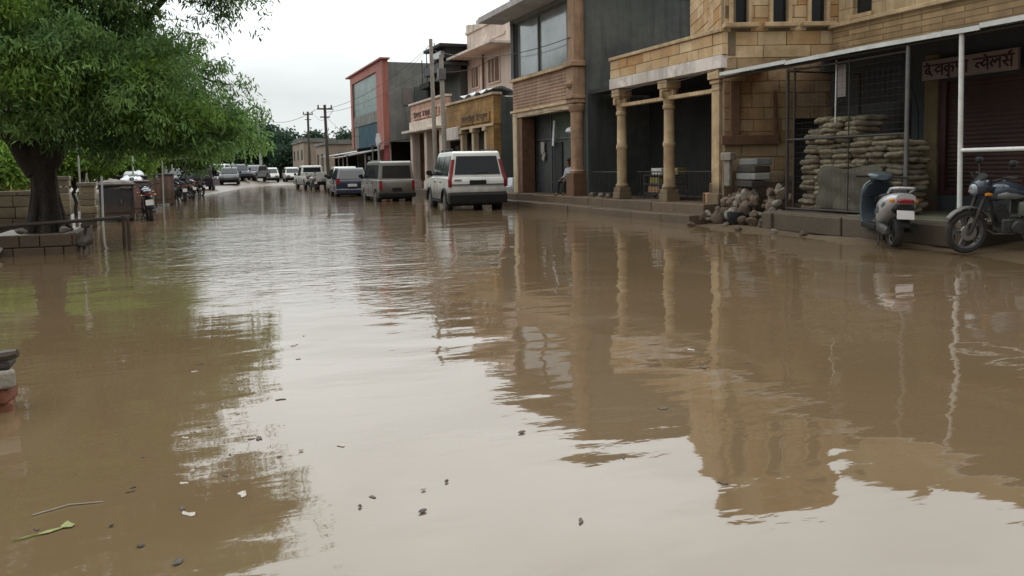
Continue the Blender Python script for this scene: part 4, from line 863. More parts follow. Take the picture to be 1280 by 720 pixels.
# ---- poles and wires
def pole(name, label, x, y, z0, z1, r0, r1, m, arm=None, lean=(0, 0), cat='pole', group=None):
    T = thing(name, label, cat, (x, y, 0), 0, group)
    MB().tube([(x, y, z0), (x + lean[0] / 2, y + lean[1] / 2, (z0 + z1) / 2), (x + lean[0], y + lean[1], z1)], [r0, (r0 + r1) / 2, r1], 9).build('shaft', m, T)
    tx, ty = x + lean[0], y + lean[1]
    if arm == 'cross':
        mb = MB(); mb.rbox((tx, ty, z1 - .25), (.95, .08, .09)); mb.rbox((tx, ty, z1 - .75), (.6, .07, .07)); mb.build('crossarm', M['black_metal'], T)
        for dx_ in (-.4, 0, .4): MB().lathe((tx + dx_, ty, z1 - .2), [(.03, 0), (.06, .06), (.04, .1), (.055, .15), (.02, .2)], 8).build('insulator', M['slate_board'], T)
    if arm == 'lamp':
        MB().tube([(tx, ty, z1 - .05), (tx - .3, ty - .35, z1 + .2), (tx - .6, ty - .8, z1 + .25)], .05, 6).build('arm', M['pole_white'], T)
        MB().loft([(tx - .6, ty - .7, z1 + .23, .05, .04), (tx - .65, ty - .9, z1 + .24, .16, .09), (tx - .65, ty - 1.3, z1 + .24, .16, .08), (tx - .65, ty - 1.45, z1 + .24, .05, .03)], 10).build('lamp_head', M['slate_board'], T)
    return T
pole('concrete_pole', 'taller concrete pole in front of the golden shop', 10.13, 34.2, -.2, 6.95, .11, .08, M['pole_c'], None, (-.12, 0))
pole('concrete_pole', 'shorter concrete pole standing next to the taller one by the golden shop', 9.95, 32.2, -.2, 6.0, .115, .09, M['pole_c'], None, (-.1, 0))
MB_ = MB().rbox((9.85, 32.2, 5.2), (.3, .3, .45)); tag(MB_.build('junction_box', M['grey_metal'], bevel=.01), 'grey junction box fixed to the shorter concrete pole', 'box')
pole('wooden_pole', 'dark pole with crossarm standing in the water by the white pickup', 8.0, 50.5, -.2, 5.35, .115, .085, M['pole_dark'], 'cross', (-.1, 0))
pole('utility_pole', 'distant slim pole with crossarm left of the wooden pole', 10.6, 78, 0, 6.9, .14, .1, M['pole_dark'], 'cross')
pole('street_light', 'tall grey street light on the mud bank by the far trees', 7.7, 97, .1, 8.3, .16, .1, M['pole_white'], 'lamp', (-.2, 0), 'street light')
pole('street_light', 'grey street light behind the parked rickshaw', .6, 88, .1, 5.9, .15, .09, M['pole_white'], 'lamp', (-.1, 0), 'street light')
pole('grey_pole', 'short pale pole at the end of the kiosk row', -1.35, 52, -.1, 3.3, .12, .1, M['pole_white'])
T = thing('sign_post', 'thin white post with rounded white board in front of the low dark shop', 'sign', (9.9, 44.5, 0))
MB().tube([(9.9, 44.5, -.2), (9.85, 44.5, 2.7)], .07, 8).build('post', M['pole_white'], T); MB().loft([(9.84, 44.47, 2.6, .1, .03), (9.84, 44.5, 2.9, .16, .03), (9.84, 44.53, 3.3, .1, .03)], 10).build('board', M['tarp_white'], T)
def wire(a, b_, sag, label, r=.011):
    a, b_ = Vector(a), Vector(b_); pts = [a.lerp(b_, t / 16) - Vector((0, 0, sag * 4 * (t / 16) * (1 - t / 16))) for t in range(17)]
    tag(MB().tube(pts, r, 4, False).build('overhead_wire', M['cable'], smooth_angle=180), label, 'wire', 'overhead wires along the street')
wire((7.9, 50.5, 5.1), (10.0, 34.2, 6.7), .5, 'wire from the wooden pole to the taller concrete pole')
wire((7.35, 50.5, 5.05), (7.5, 97, 8.0), .9, 'wire from the wooden pole to the far street light', .016)
wire((8.45, 50.5, 5.1), (11.2, 78, 6.6), .6, 'wire from the wooden pole to the slim distant pole', .014)
wire((8.0, 50.5, 4.6), (11.0, 56, 3.6), .3, 'wire from the wooden pole down to the shop with the blue hoarding')
wire((10.0, 34.2, 6.5), (10.6, 21.6, 5.1), .45, 'wire crossing the large window of the tall grey shop', .012)
wire((9.85, 32.2, 5.3), (13.98, 37.5, 6.6), .2, 'wire from the shorter concrete pole to the pink house')

# ================================================================== VEHICLES
def wheel(T, x, y, r, wdt, name='wheel', rimm='grey_metal', spokes=5, axis='x'):
    s_ = 1 if x >= 0 else -1
    prof = [(r * .62, -wdt / 2), (r * .9, -wdt / 2), (r, -wdt * .3), (r, wdt * .3), (r * .9, wdt / 2), (r * .62, wdt / 2)]
    mb = MB(); mb.lathe((x, y, r), prof, 22, 'x'); W = mb.build(name, M['rubber'], T, local=True)
    mb = MB(); f = x + s_ * wdt * .36
    mb.lathe((f, y, r), [(r * .62, -.05), (r * .62, .05), (r * .54, .055), (r * .5, .0)], 20, 'x')
    for k in range(spokes):
        a = 2 * pi * k / spokes; mb.obox((f + s_ * .03, y + cos(a) * r * .3, r + sin(a) * r * .3), (1, 0, 0), (0, cos(a), sin(a)), (0, -sin(a), cos(a)), .015, r * .3, r * .09)
    mb.lathe((f + s_ * .03, y, r), [(r * .14, -.03), (r * .14, .03)], 12, 'x'); mb.build('rim', M[rimm], W, local=True)
    return W
def make_car(name, label, cat, p):
    """local frame: +y forward, origin on the ground in the middle"""
    T = thing(name, label, cat, group=p.get('group')); Lh, Wd = p['L'] / 2, p['W'] / 2; zb, zt, z0 = p['belt'], p['H'], p['z0']
    paint = M[p['paint']]
    r = p['r']; ax = (p['rear_axle'], p['front_axle'])
    def arch(y): return [(y + (r + .07) * cos(a), z0 + max(0, (r + .02) + (r + .07) * sin(a) - z0)) for a in [radians(q) for q in (0, 30, 60, 90, 120, 150, 180)]]
    low = [(-Lh, z0 + .1), (-Lh, zb - .12), (-Lh + .03, zb)] + p['hood'] + [(Lh, z0 + .12)]
    low += [(Lh - .1, z0)] + arch(ax[1]) + arch(ax[0]) + [(-Lh + .08, z0)]
    def taper(y, z): return 1 if z < zb - .05 else .985
    body = MB(); body.prism_x(low, -Wd, Wd, .5, taper); body.build('body', paint, T, local=True, bevel=.035)
    g = p['cabin']; tw = p.get('topw', .84)         # (rear bottom, rear top, front top, front bottom)
    def xs(y, z): return 1 - (1 - tw) * max(0, (z - zb)) / (zt - zb)
    cb = MB(); cb.prism_x([(g[0], zb - .03), (g[1], zt - .05), (g[1] + .12, zt), (g[2] - .15, zt), (g[2], zt - .03), (g[3], zb - .03)], -Wd * .965, Wd * .965, .5, xs)
    cab = cb.build('cabin', paint, T, local=True, bevel=.03)
    # glass
    def xat(z): return Wd * .965 * (1 - (1 - tw) * max(0, z - zb) / (zt - zb))
    def rear(z): return g[0] + (g[1] - g[0]) * (z - zb) / (zt - .05 - zb)
    def front(z): return g[3] + (g[2] - g[3]) * (z - zb) / (zt - .03 - zb)
    za, zc = zb + .05, zt - .14
    gw = MB(); z_a, z_b = p.get('rwin', (za, zc))
    k = .84
    gw.add([(-xat(z_a) * k, rear(z_a) - .012, z_a), (xat(z_a) * k, rear(z_a) - .012, z_a), (xat(z_b) * k, rear(z_b) - .012, z_b), (-xat(z_b) * k, rear(z_b) - .012, z_b),
            (-xat(z_a) * k, rear(z_a) + .03, z_a), (xat(z_a) * k, rear(z_a) + .03, z_a), (xat(z_b) * k, rear(z_b) + .03, z_b), (-xat(z_b) * k, rear(z_b) + .03, z_b)],
           [(0, 1, 2, 3), (7, 6, 5, 4), (0, 4, 5, 1), (1, 5, 6, 2), (2, 6, 7, 3), (3, 7, 4, 0)]); gw.build('rear_window', M['glass'], T, local=True)
    gw = MB()
    gw.add([(-xat(za) * .88, front(za) + .012, za), (xat(za) * .88, front(za) + .012, za), (xat(zc) * .88, front(zc) + .012, zc), (-xat(zc) * .88, front(zc) + .012, zc),
            (-xat(za) * .88, front(za) - .03, za), (xat(za) * .88, front(za) - .03, za), (xat(zc) * .88, front(zc) - .03, zc), (-xat(zc) * .88, front(zc) - .03, zc)],
           [(0, 1, 2, 3), (7, 6, 5, 4), (0, 4, 5, 1), (1, 5, 6, 2), (2, 6, 7, 3), (3, 7, 4, 0)]); gw.build('windscreen', M['glass'], T, local=True)
    for s_ in (-1, 1):
        ya, yb = max(rear(za), rear(zc)) + .1, min(front(za), front(zc)) 
        cuts = p['pillars']
        for (a, b_) in cuts:
            gw = MB(); fa = min(b_, front(za) - .1); fb = min(b_, front(zc) - .06)
            vs2 = []
            for off in (.012, -.02):
                vs2 += [(s_ * (xat(za) + off), a, za), (s_ * (xat(za) + off), fa, za), (s_ * (xat(zc) + off), fb, zc), (s_ * (xat(zc) + off), a, zc)]
            gw.add(vs2, [(0, 1, 2, 3), (7, 6, 5, 4), (0, 4, 5, 1), (1, 5, 6, 2), (2, 6, 7, 3), (3, 7, 4, 0)]); gw.build('side_window', M['glass'], T, local=True)
        for (dy0, dy1) in p.get('doors', []):
            d = MB(); d.box(min(s_ * (Wd - .01), s_ * (Wd + .012)), max(s_ * (Wd - .01), s_ * (Wd + .012)), dy0 + .012, dy1 - .012, z0 + .12, zb - .02); D = d.build('door', paint, T, local=True, bevel=.012)
            MB().rbox((s_ * (Wd + .03), dy0 + .16, zb - .16), (.035, .17, .035)).build('handle', M['plastic'], D, local=True, bevel=.006)
        m_ = MB(); m_.loft([(s_ * (Wd + .02), front(zb) - .25, zb + .06, .03, .03), (s_ * (Wd + .12), front(zb) - .25, zb + .14, .1, .09), (s_ * (Wd + .13), front(zb) - .33, zb + .14, .09, .08)], 10); m_.build('mirror', M['plastic'], T, local=True)
        hl = MB(); hl.rbox((s_ * (Wd - .24), Lh - .01, zb - .28), (.34, .08, .17)); hl.build('headlight', M['lens'], T, local=True, bevel=.02)
        a, b_, wl = p['tail']
        tl = MB()
        if a > zb - .05 or b_ > zb + .1:
            zz = [a + (b_ - a) * i / 4 for i in range(5)]
            for q, w_ in zip(zz, zz[1:]):
                def yy(z): return (rear(z) if z > zb else -Lh) - .018
                def xx(z): return xat(z) + .012 if z > zb else Wd + .012
                tl.add([(s_ * xx(q), yy(q), q), (s_ * (xx(q) - wl), yy(q), q), (s_ * (xx(w_) - wl), yy(w_), w_), (s_ * xx(w_), yy(w_), w_),
                        (s_ * xx(q), yy(q) + .16, q), (s_ * (xx(q) - wl), yy(q) + .16, q), (s_ * (xx(w_) - wl), yy(w_) + .16, w_), (s_ * xx(w_), yy(w_) + .16, w_)],
                       [(0, 1, 2, 3), (7, 6, 5, 4), (0, 4, 5, 1), (1, 5, 6, 2), (2, 6, 7, 3), (3, 7, 4, 0)])
        else: tl.rbox((s_ * (Wd - wl / 2 - .03), -Lh - .005, (a + b_) / 2), (wl, .07, b_ - a))
        tl.build('tail_light', M['redlamp'], T, local=True)
    bp_ = MB(); hb = p.get('bump', .3); bp_.prism_x([(-Lh - .07, z0 + .02), (-Lh - .09, z0 + hb * .8), (-Lh - .02, z0 + hb), (-Lh + .25, z0 + hb), (-Lh + .25, z0 + .02)], -Wd * 1.01, Wd * 1.01); bp_.build('rear_bumper', M[p.get('bumpm', 'plastic')], T, local=True, bevel=.03)
    bp_ = MB(); bp_.prism_x([(Lh - .25, z0 + .02), (Lh - .25, z0 + hb), (Lh + .03, z0 + hb), (Lh + .07, z0 + hb * .7), (Lh + .04, z0 + .02)], -Wd * 1.01, Wd * 1.01); bp_.build('front_bumper', M[p.get('bumpm', 'plastic')], T, local=True, bevel=.03)
    pw, pz = p.get('plate', (.5, zb - .2)); 
    MB().rbox((p.get('platex', 0), -Lh - .012, pz), (pw, .03, .13)).build('number_plate', M[p.get('platem', 'plastic')], T, local=True, bevel=.006)
    for s_ in (-1, 1):
        for y in ax: wheel(T, s_ * (Wd - .11), y, r, .2)
    un = MB(); un.box(-Wd * .8, Wd * .8, -Lh + .2, Lh - .2, z0 - .06, z0 + .05); un.build('underbody', M['plastic'], T, local=True)
    return T
suv = make_car('white_suv', 'white tall sport utility car parked in the flood before the golden shop', 'car', dict(L=4.4, W=1.80, H=1.95, belt=1.16, z0=.34, r=.36, rear_axle=-1.38, front_axle=1.32, paint='car_white',
    hood=[(.95, 1.17), (1.95, 1.08), (2.16, .98)], cabin=(-2.17, -2.02, .45, .98), topw=.83, rwin=(1.24, 1.80), pillars=[(-1.82, -.98), (-.9, -.02), (.06, 1.5)],
    doors=[(-1.0, -.02), (0, .95)], tail=(.86, 1.70, .095), bump=.36, plate=(.52, 1.0)))
suv.location = (8.42, 25.35, -.13); suv.rotation_euler = (0, 0, radians(-6.5))
for s_ in (-1, 1): MB().tube([(s_ * .66, -1.7, 1.97), (s_ * .67, -1.6, 2.02), (s_ * .67, .1, 2.02), (s_ * .66, .2, 1.97)], .022, 6).build('roof_rail', M['plastic'], suv, local=True)
MB().tube([(-.1, -2.19, 1.26), (.35, -2.15, 1.32)], .012, 5).build('rear_wiper', M['plastic'], suv, local=True)
MB().box(-.86, .86, -2.24, -2.2, .92, .945).build('tailgate_seam', M['plastic'], suv, local=True)
for s_ in (-1, 1):
    for y_ in (-1.38, 1.32):
        mb = MB(); n_ = 12
        pts_ = [(s_ * .915, y_ + .44 * cos(radians(a)), .36 + .44 * sin(radians(a))) for a in range(0, 181, 15)]
        mb.tube(pts_, .035, 6); mb.build('wheel_arch', M['plastic'], suv, local=True)
    MB().rbox((s_ * .91, 0, .42), (.05, 1.75, .12)).build('side_step', M['plastic'], suv, local=True, bevel=.015)
MB().rbox((.0, -2.22, 1.07), (.22, .03, .04)).build('tailgate_handle', M['chrome'], suv, local=True, bevel=.01)
MB().rbox((-.62, -2.205, 1.07), (.22, .02, .05)).build('badge', M['chrome'], suv, local=True)
van = make_car('dusty_silver_van', 'dusty silver grey minivan with rear towards us behind the white car', 'van', dict(L=3.6, W=1.5, H=1.76, belt=1.02, z0=.28, r=.28, rear_axle=-1.1, front_axle=1.15, paint='car_silver',
    hood=[(1.35, 1.02), (1.72, .9), (1.8, .7)], cabin=(-1.77, -1.68, .85, 1.45), topw=.88, rwin=(1.08, 1.58), pillars=[(-1.45, -.7), (-.62, .15), (.22, 1.3)],
    doors=[(-.65, .2), (.25, 1.05)], tail=(.62, .98, .1), bump=.24, bumpm='plastic', plate=(.4, .62)))
van.location = (7.75, 33.6, -.12); van.rotation_euler = (0, 0, radians(0))
MB().tube([(-.55, -1.5, 1.79), (-.55, .6, 1.79)], .02, 5).build('roof_gutter', M['grey_metal'], van, local=True)
hb = dict(L=3.6, W=1.6, H=1.52, belt=.92, z0=.24, r=.29, rear_axle=-1.15, front_axle=1.2, paint='car_blue', hood=[(.85, .94), (1.6, .82), (1.78, .62)], cabin=(-1.76, -1.35, .2, .95), topw=.8, pillars=[(-1.2, -.5), (-.42, .35), (.4, 1.2)],
          doors=[(-.5, .35), (.37, 1.05)], tail=(.72, 1.0, .16), bump=.26, bumpm='car_blue', plate=(.45, .66), platem='plate_w')
c = make_car('dark_blue_car', 'dark blue hatchback half hidden in front of the silver van', 'car', hb); c.location = (7.55, 41.5, -.1); c.rotation_euler = (0, 0, radians(-4))
c = make_car('white_hatchback', 'white hatchback parked beyond the dark blue car by the low shops', 'car', dict(hb, paint='car_white', bumpm='car_white', H=1.6)); c.location = (8.5, 48.5, -.08); c.rotation_euler = (0, 0, radians(-3))
pk = make_car('white_pickup', 'white pickup truck with open load bed beyond the wooden pole', 'pickup', dict(L=4.7, W=1.75, H=1.78, belt=1.0, z0=.4, r=.36, rear_axle=-1.4, front_axle=1.45, paint='car_white',
    hood=[(1.25, 1.02), (2.1, .95), (2.32, .8)], cabin=(-.35, -.25, .75, 1.3), topw=.84, pillars=[(-.1, .95)], doors=[(-.25, .9)], tail=(.78, .98, .12), bump=.22, plate=(.45, .66), platem='plate_w'))
mb = MB(); mb.box(-.86, .86, -2.36, -2.30, .5, 1.28); 
mb.build('tailgate', M['car_white'], pk, local=True, bevel=.02)
for s_ in (-1, 1): MB().box(min(s_ * .8, s_ * .87), max(s_ * .8, s_ * .87), -2.29, -.4, 1.0, 1.28).build('bed_side', M['car_white'], pk, local=True, bevel=.015)
pk.location = (8.45, 61.5, -.08); pk.rotation_euler = (0, 0, radians(4))
for (x, y, m_, l_, rz) in ((9.9, 86.5, 'car_white', 'distant white car with nose towards us left of the pickup', 180), (7.9, 88, 'car_white', 'smaller looking distant white car next to the street light', 176),
                           (6.0, 84, 'car_grey', 'distant grey car parked on the mud bank right of the rickshaw', 150), (4.3, 81, 'car_blue', 'distant dark car on the mud bank near the middle of the far trees', 190), (2.7, 83, 'car_white', 'distant white car on the mud bank left of the dark one', 160),
                           (10.8, 95, 'car_blue', 'distant dark car behind the two white ones', 180), (1.2, 76, 'car_blue', 'distant dark car at the foot of the left street light', 165), (-.7, 72, 'car_grey', 'distant grey car at the left end of the far row', 150), (3.2, 74, 'car_grey', 'distant grey car nearest the edge of the mud bank', 175), (7.0, 99, 'car_blue', 'distant dark car directly below the tall street light', 170), (12.2, 91, 'car_grey', 'distant grey car at the right end of the far row', 182)):
    c = make_car('far_car', l_, 'car', dict(hb, paint=m_, bumpm='plastic', H=1.5 + .04 * (x % 1), group='distant cars beyond the flood')); c.location = (x, y, max(-.06, gheight(x, y))); c.rotation_euler = (0, 0, radians(rz))

# ---- two wheelers
def loftz(mb, secs, n=14, p=2.6, tint=.5):
    vs_ = []; fs_ = []
    for (x, y, z, hx, hy) in secs:
        for k in range(n):
            t = 2 * pi * k / n; ca, sa = cos(t), sin(t)
            vs_.append((x + hx * math.copysign(abs(ca) ** (2 / p), ca), y + hy * math.copysign(abs(sa) ** (2 / p), sa), z))
    for i in range(len(secs) - 1):
        for k in range(n): fs_.append((i * n + k, i * n + (k + 1) % n, (i + 1) * n + (k + 1) % n, (i + 1) * n + k))
    fs_.append(tuple(range(n - 1, -1, -1))); fs_.append(tuple(range((len(secs) - 1) * n, len(secs) * n)))
    return mb.add(vs_, fs_, tint, True)
def spoke_wheel(T, y, r, wdt, xf=None, label=None, alloy='grey_metal'):
    mb = MB(); mb.lathe((0, y, r), [(r * .76, -wdt * .4), (r * .9, -wdt / 2), (r * .98, -wdt * .3), (r, 0), (r * .98, wdt * .3), (r * .9, wdt / 2), (r * .76, wdt * .4)], 30, 'x')
    if xf: mb.v = [xf(v) for v in mb.v]
    # open the middle: drop the two end caps
    mb.f = mb.f[:-2]; mb.t = mb.t[:-2]; mb.sm = mb.sm[:-2]
    W = mb.build('wheel', M['rubber'], T, local=True)
    mb = MB(); n = 30
    mb.lathe((0, y, r), [(r * .77, -wdt * .38), (r * .77, wdt * .38), (r * .70, wdt * .3), (r * .70, -wdt * .3), (r * .77, -wdt * .38)], n, 'x'); mb.f = mb.f[:-2]; mb.t = mb.t[:-2]; mb.sm = mb.sm[:-2]
    for k in range(5):
        for d_ in (-.12, .12):
            a = 2 * pi * k / 5 + d_; mb.obox((0, y + cos(a) * r * .40, r + sin(a) * r * .40), (1, 0, 0), (0, cos(a), sin(a)), (0, -sin(a), cos(a)), .016, r * .33, .012)
    mb.lathe((0, y, r), [(r * .17, -.06), (r * .17, .06)], 14, 'x')
    if xf: mb.v = [xf(v) for v in mb.v]
    mb.build('rim', M[alloy], W, local=True)
    mb = MB(); mb.lathe((-.055, y, r), [(r * .38, -.003), (r * .38, .003)], 20, 'x')
    if xf: mb.v = [xf(v) for v in mb.v]
    mb.build('brake_disc', M['chrome'], W, local=True)
def fender(T, y, r, a0, a1, w_, m, xf=None, name='front_fender'):
    mb = MB(); vs_ = []; fs_ = []; n = 14; k = 7
    for i in range(n + 1):
        a = radians(a0 + (a1 - a0) * i / n)
        for j in range(k):
            t = -1 + 2 * j / (k - 1); rr = r + .025 * (1 - t * t); vs_.append((t * w_, y + cos(a) * rr, .30 + sin(a) * rr))
    for i in range(n):
        for j in range(k - 1): fs_.append((i * k + j, (i + 1) * k + j, (i + 1) * k + j + 1, i * k + j + 1))
    if xf: vs_ = [xf(Vector(v)) for v in vs_]
    mb.add(vs_, fs_, .5, True); o = mb.build(name, m, T, local=True); md = o.modifiers.new('thick', 'SOLIDIFY'); md.thickness = .006
    return o
def make_motorcycle(name, label, steer=0.0, tank='bike_blue', decal='bike_silver', group=None):
    T = thing(name, label, 'motorcycle', group=group); r = .30; ya, yr = .64, -.64
    piv = Vector((0, .40, 0)); Rz = Matrix.Rotation(steer, 3, 'Z')
    def st(v): return Rz @ (Vector(v) - piv) + piv
    spoke_wheel(T, ya, r, .085, st); spoke_wheel(T, yr, r, .105)
    fender(T, ya, .335, 30, 150, .055, M['grey_metal'], st)
    mb = MB()
    for s_ in (-1, 1): mb.tube([st((s_ * .085, ya, r)), st((s_ * .085, .46, .80)), st((s_ * .085, .41, .95))], [.026, .024, .022], 10)
    mb.build('front_fork', M['black_metal'], T, local=True)
    mb = MB(); mb.tube([st(p) for p in ((-.36, .27, 1.06), (-.27, .31, 1.06), (-.12, .39, .99), (.12, .39, .99), (.27, .31, 1.06), (.36, .27, 1.06))], .013, 8); hbm = mb.build('handlebar', M['black_metal'], T, local=True)
    mb = MB()
    for s_ in (-1, 1): mb.tube([st(p) for p in ((s_ * .26, .34, 1.06), (s_ * .2, .5, 1.1), (s_ * .08, .5, 1.0), (s_ * .05, .42, .8))], .005, 5); mb.tube([st(p) for p in ((s_ * .25, .33, 1.05), (s_ * .14, .52, 1.02), (s_ * .09, .47, .85), (s_ * .1, .6, .4))], .004, 5)
    mb.build('cables', M['cable'], T, local=True)
    for s_ in (-1, 1):
        mb = MB(); mb.tube([st((s_ * .27, .31, 1.06)), st((s_ * .39, .255, 1.06))], .019, 8); mb.tube([st((s_ * .26, .34, 1.065)), st((s_ * .40, .32, 1.06))], .007, 5); mb.build('grip', M['rubber'], hbm, local=True)
        mb = MB(); mb.tube([st((s_ * .25, .32, 1.06)), st((s_ * .31, .30, 1.2))], .007, 6); mb.build('mirror_stem', M['black_metal'], T, local=True)
        mb = MB(); mb.loft([(s_ * .33, .265, 1.245, .02, .02), (s_ * .33, .285, 1.245, .06, .045), (s_ * .33, .30, 1.245, .065, .048), (s_ * .33, .325, 1.245, .03, .02)], 12); mb.v = [st(v) for v in mb.v]; mr_ = mb.build('mirror', M['plastic'], T, local=True)
        mb = MB(); mb.lathe((s_ * .33, .263, 1.245), [(.042, -.003), (.042, .003)], 14, 'y'); mb.v = [st(v) for v in mb.v]; mb.build('mirror_glass', M['lens'], mr_, local=True)
        mb = MB(); mb.tube([st((s_ * .08, .46, .83)), st((s_ * .19, .47, .83))], .008, 5); mb.loft([(s_ * .21, .43, .83, .02, .015), (s_ * .21, .47, .83, .035, .025), (s_ * .21, .51, .83, .025, .018)], 10); mb.v = [v if False else v for v in mb.v]; mb.build('front_indicator', M['amber'], T, local=True)
    mb = MB(); mb.loft([(0, .36, .92, .08, .08), (0, .44, .92, .13, .13), (0, .52, .90, .125, .12), (0, .58, .885, .095, .09)], 16, 2.4); mb.v = [st(v) for v in mb.v]; hd = mb.build('headlight_cowl', M['bike_blue'], T, local=True)
    mb = MB(); mb.loft([(0, .575, .885, .085, .075), (0, .60, .88, .06, .05)], 16, 2.4); mb.v = [st(v) for v in mb.v]; mb.build('headlight', M['lens'], hd, local=True)
    mb = MB(); mb.loft([(0, .38, 1.0, .09, .03), (0, .45, 1.05, .10, .05), (0, .53, 1.0, .07, .015)], 12); mb.v = [st(v) for v in mb.v]; mb.build('visor', M['plastic'], T, local=True)
    mb = MB(); mb.loft([(0, .36, .80, .06, .07), (0, .30, .83, .125, .12), (0, .16, .855, .155, .135), (0, .0, .835, .14, .115), (0, -.12, .80, .09, .08)], 18, 2.3); tk = mb.build('fuel_tank', M[tank], T, local=True)
    for s_ in (-1, 1):
        mb = MB(); mb.loft([(s_ * .125, .31, .79, .025, .03), (s_ * .135, .2, .80, .032, .055), (s_ * .13, .05, .79, .030, .04), (s_ * .105, -.08, .775, .015, .01)], 10); mb.build('tank_panel', M[decal], tk, local=True)
    MB().lathe((0, .16, .985), [(.03, 0), (.034, .01), (.02, .02)], 12).build('fuel_cap', M['chrome'], tk, local=True)
    mb = MB(); mb.loft([(0, -.06, .80, .07, .03), (0, -.15, .805, .115, .045), (0, -.4, .815, .13, .045), (0, -.6, .85, .115, .042), (0, -.74, .87, .07, .025)], 14); mb.build('seat', M['seat'], T, local=True)
    mb = MB(); mb.loft([(0, -.3, .73, .12, .05), (0, -.55, .78, .115, .055), (0, -.78, .84, .07, .04), (0, -.9, .87, .03, .02)], 14); mb.build('tail_cowl', M[tank], T, local=True)
    mb = MB(); mb.tube([(-.1, -.55, .86), (-.12, -.75, .93), (-.06, -.85, .95), (.06, -.85, .95), (.12, -.75, .93), (.1, -.55, .86)], .012, 8); mb.build('grab_rail', M['grey_metal'], T, local=True)
    mb = MB(); mb.rbox((0, -.9, .80), (.12, .05, .06)); mb.build('tail_light', M['redlamp'], T, local=True, bevel=.012)
    fender(T, yr, .345, 40, 165, .07, M['plastic'], None, 'rear_fender')
    mb = MB(); mb.rbox((0, -.985, .58), (.2, .012, .15), 0, -.2); mb.build('number_plate', M['plate_w'], T, local=True)
    for s_ in (-1, 1): mb = MB(); mb.loft([(s_ * .17, -.84, .78, .02, .015), (s_ * .17, -.81, .78, .035, .025), (s_ * .17, -.77, .78, .02, .015)], 8); mb.tube([(s_ * .05, -.8, .78), (s_ * .15, -.8, .78)], .007, 5); mb.build('rear_indicator', M['amber'], T, local=True)
    mb = MB(); mb.tube([(0, .38, .86), (0, .30, .62), (0, .26, .40), (0, .1, .30)], .022, 8)
    for s_ in (-1, 1): mb.tube([(s_ * .05, .32, .78), (s_ * .1, -.15, .72), (s_ * .1, -.75, .80)], .014, 8); mb.tube([(s_ * .1, -.15, .72), (s_ * .12, -.2, .36)], .018, 8); mb.tube([(s_ * .13, -.2, .36), (s_ * .085, yr, r)], .02, 8)
    mb.build('frame', M['black_metal'], T, local=True)
    for s_ in (-1, 1): mb = MB(); mb.tube([(s_ * .13, -.5, .74), (s_ * .12, yr + .03, .36)], .012, 8); [mb.lathe((s_ * .126, -.52 - .012 * q, .70 - .035 * q), [(.02, 0), (.03, .012), (.02, .024)], 10) for q in range(9)]; mb.build('shock_absorber', M['grey_metal'], T, local=True)
    mb = MB(); mb.rbox((0, .04, .38), (.24, .34, .2)); mb.lathe((-.13, .0, .37), [(.09, -.03), (.1, .0), (.1, .03)], 16, 'x'); mb.lathe((.13, .0, .37), [(.1, -.03), (.1, 0), (.09, .03)], 16, 'x'); eng = mb.build('engine', M['engine'], T, local=True, bevel=.02)
    mb = MB()
    for q in range(7): mb.obox((0, .16 + .012 * q, .47 + .025 * q), (1, 0, 0), (0, .9, -.43), (0, .43, .9), .1 - .002 * q, .085, .006)
    mb.obox((0, .2, .55), (1, 0, 0), (0, .9, -.43), (0, .43, .9), .075, .065, .1); mb.build('cylinder_block', M['engine'], eng, local=True)
    mb = MB(); mb.loft([(-.1, .0, .62, .02, .09), (-.12, -.08, .62, .025, .11), (-.12, -.22, .64, .022, .085), (-.1, -.3, .66, .012, .03)], 10); mb.loft([(.1, .0, .62, .02, .09), (.12, -.08, .62, .025, .11), (.12, -.22, .64, .022, .085), (.1, -.3, .66, .012, .03)], 10); mb.build('side_panel', M[decal], T, local=True)
    mb = MB(); mb.tube([(.08, .3, .5), (.12, .33, .35), (.14, .18, .24), (.15, -.15, .24)], .02, 8); mb.tube([(.15, -.15, .24), (.16, -.3, .27), (.17, -.85, .36)], [.025, .045, .05], 12); mb.build('exhaust', M['chrome'], T, local=True)
    mb = MB(); mb.tube([(-.13, -.05, .28), (-.24, -.13, .02)], .013, 6); mb.rbox((-.25, -.13, .012), (.06, .05, .014)); mb.build('side_stand', M['black_metal'], T, local=True)
    mb = MB(); mb.tube([(-.27, .0, .3), (.27, .0, .3)], .014, 8); mb.tube([(-.23, -.32, .38), (.23, -.32, .38)], .012, 8); mb.build('footrest', M['rubber'], T, local=True)
    mb = MB(); mb.tube([(-.11, .02, .36), (-.11, yr, .37)], .02, 6); mb.tube([(-.11, .02, .28), (-.11, yr, .24)], .01, 6); mb.build('chain_cover', M['plastic'], T, local=True)
    return T
bike = make_motorcycle('motorcycle', 'blue grey motorcycle on its side stand in front of the white pipe railing', 0.14)
bike.location = (10.41, 7.60, .02); bike.rotation_euler = (0, radians(-5), radians(66))

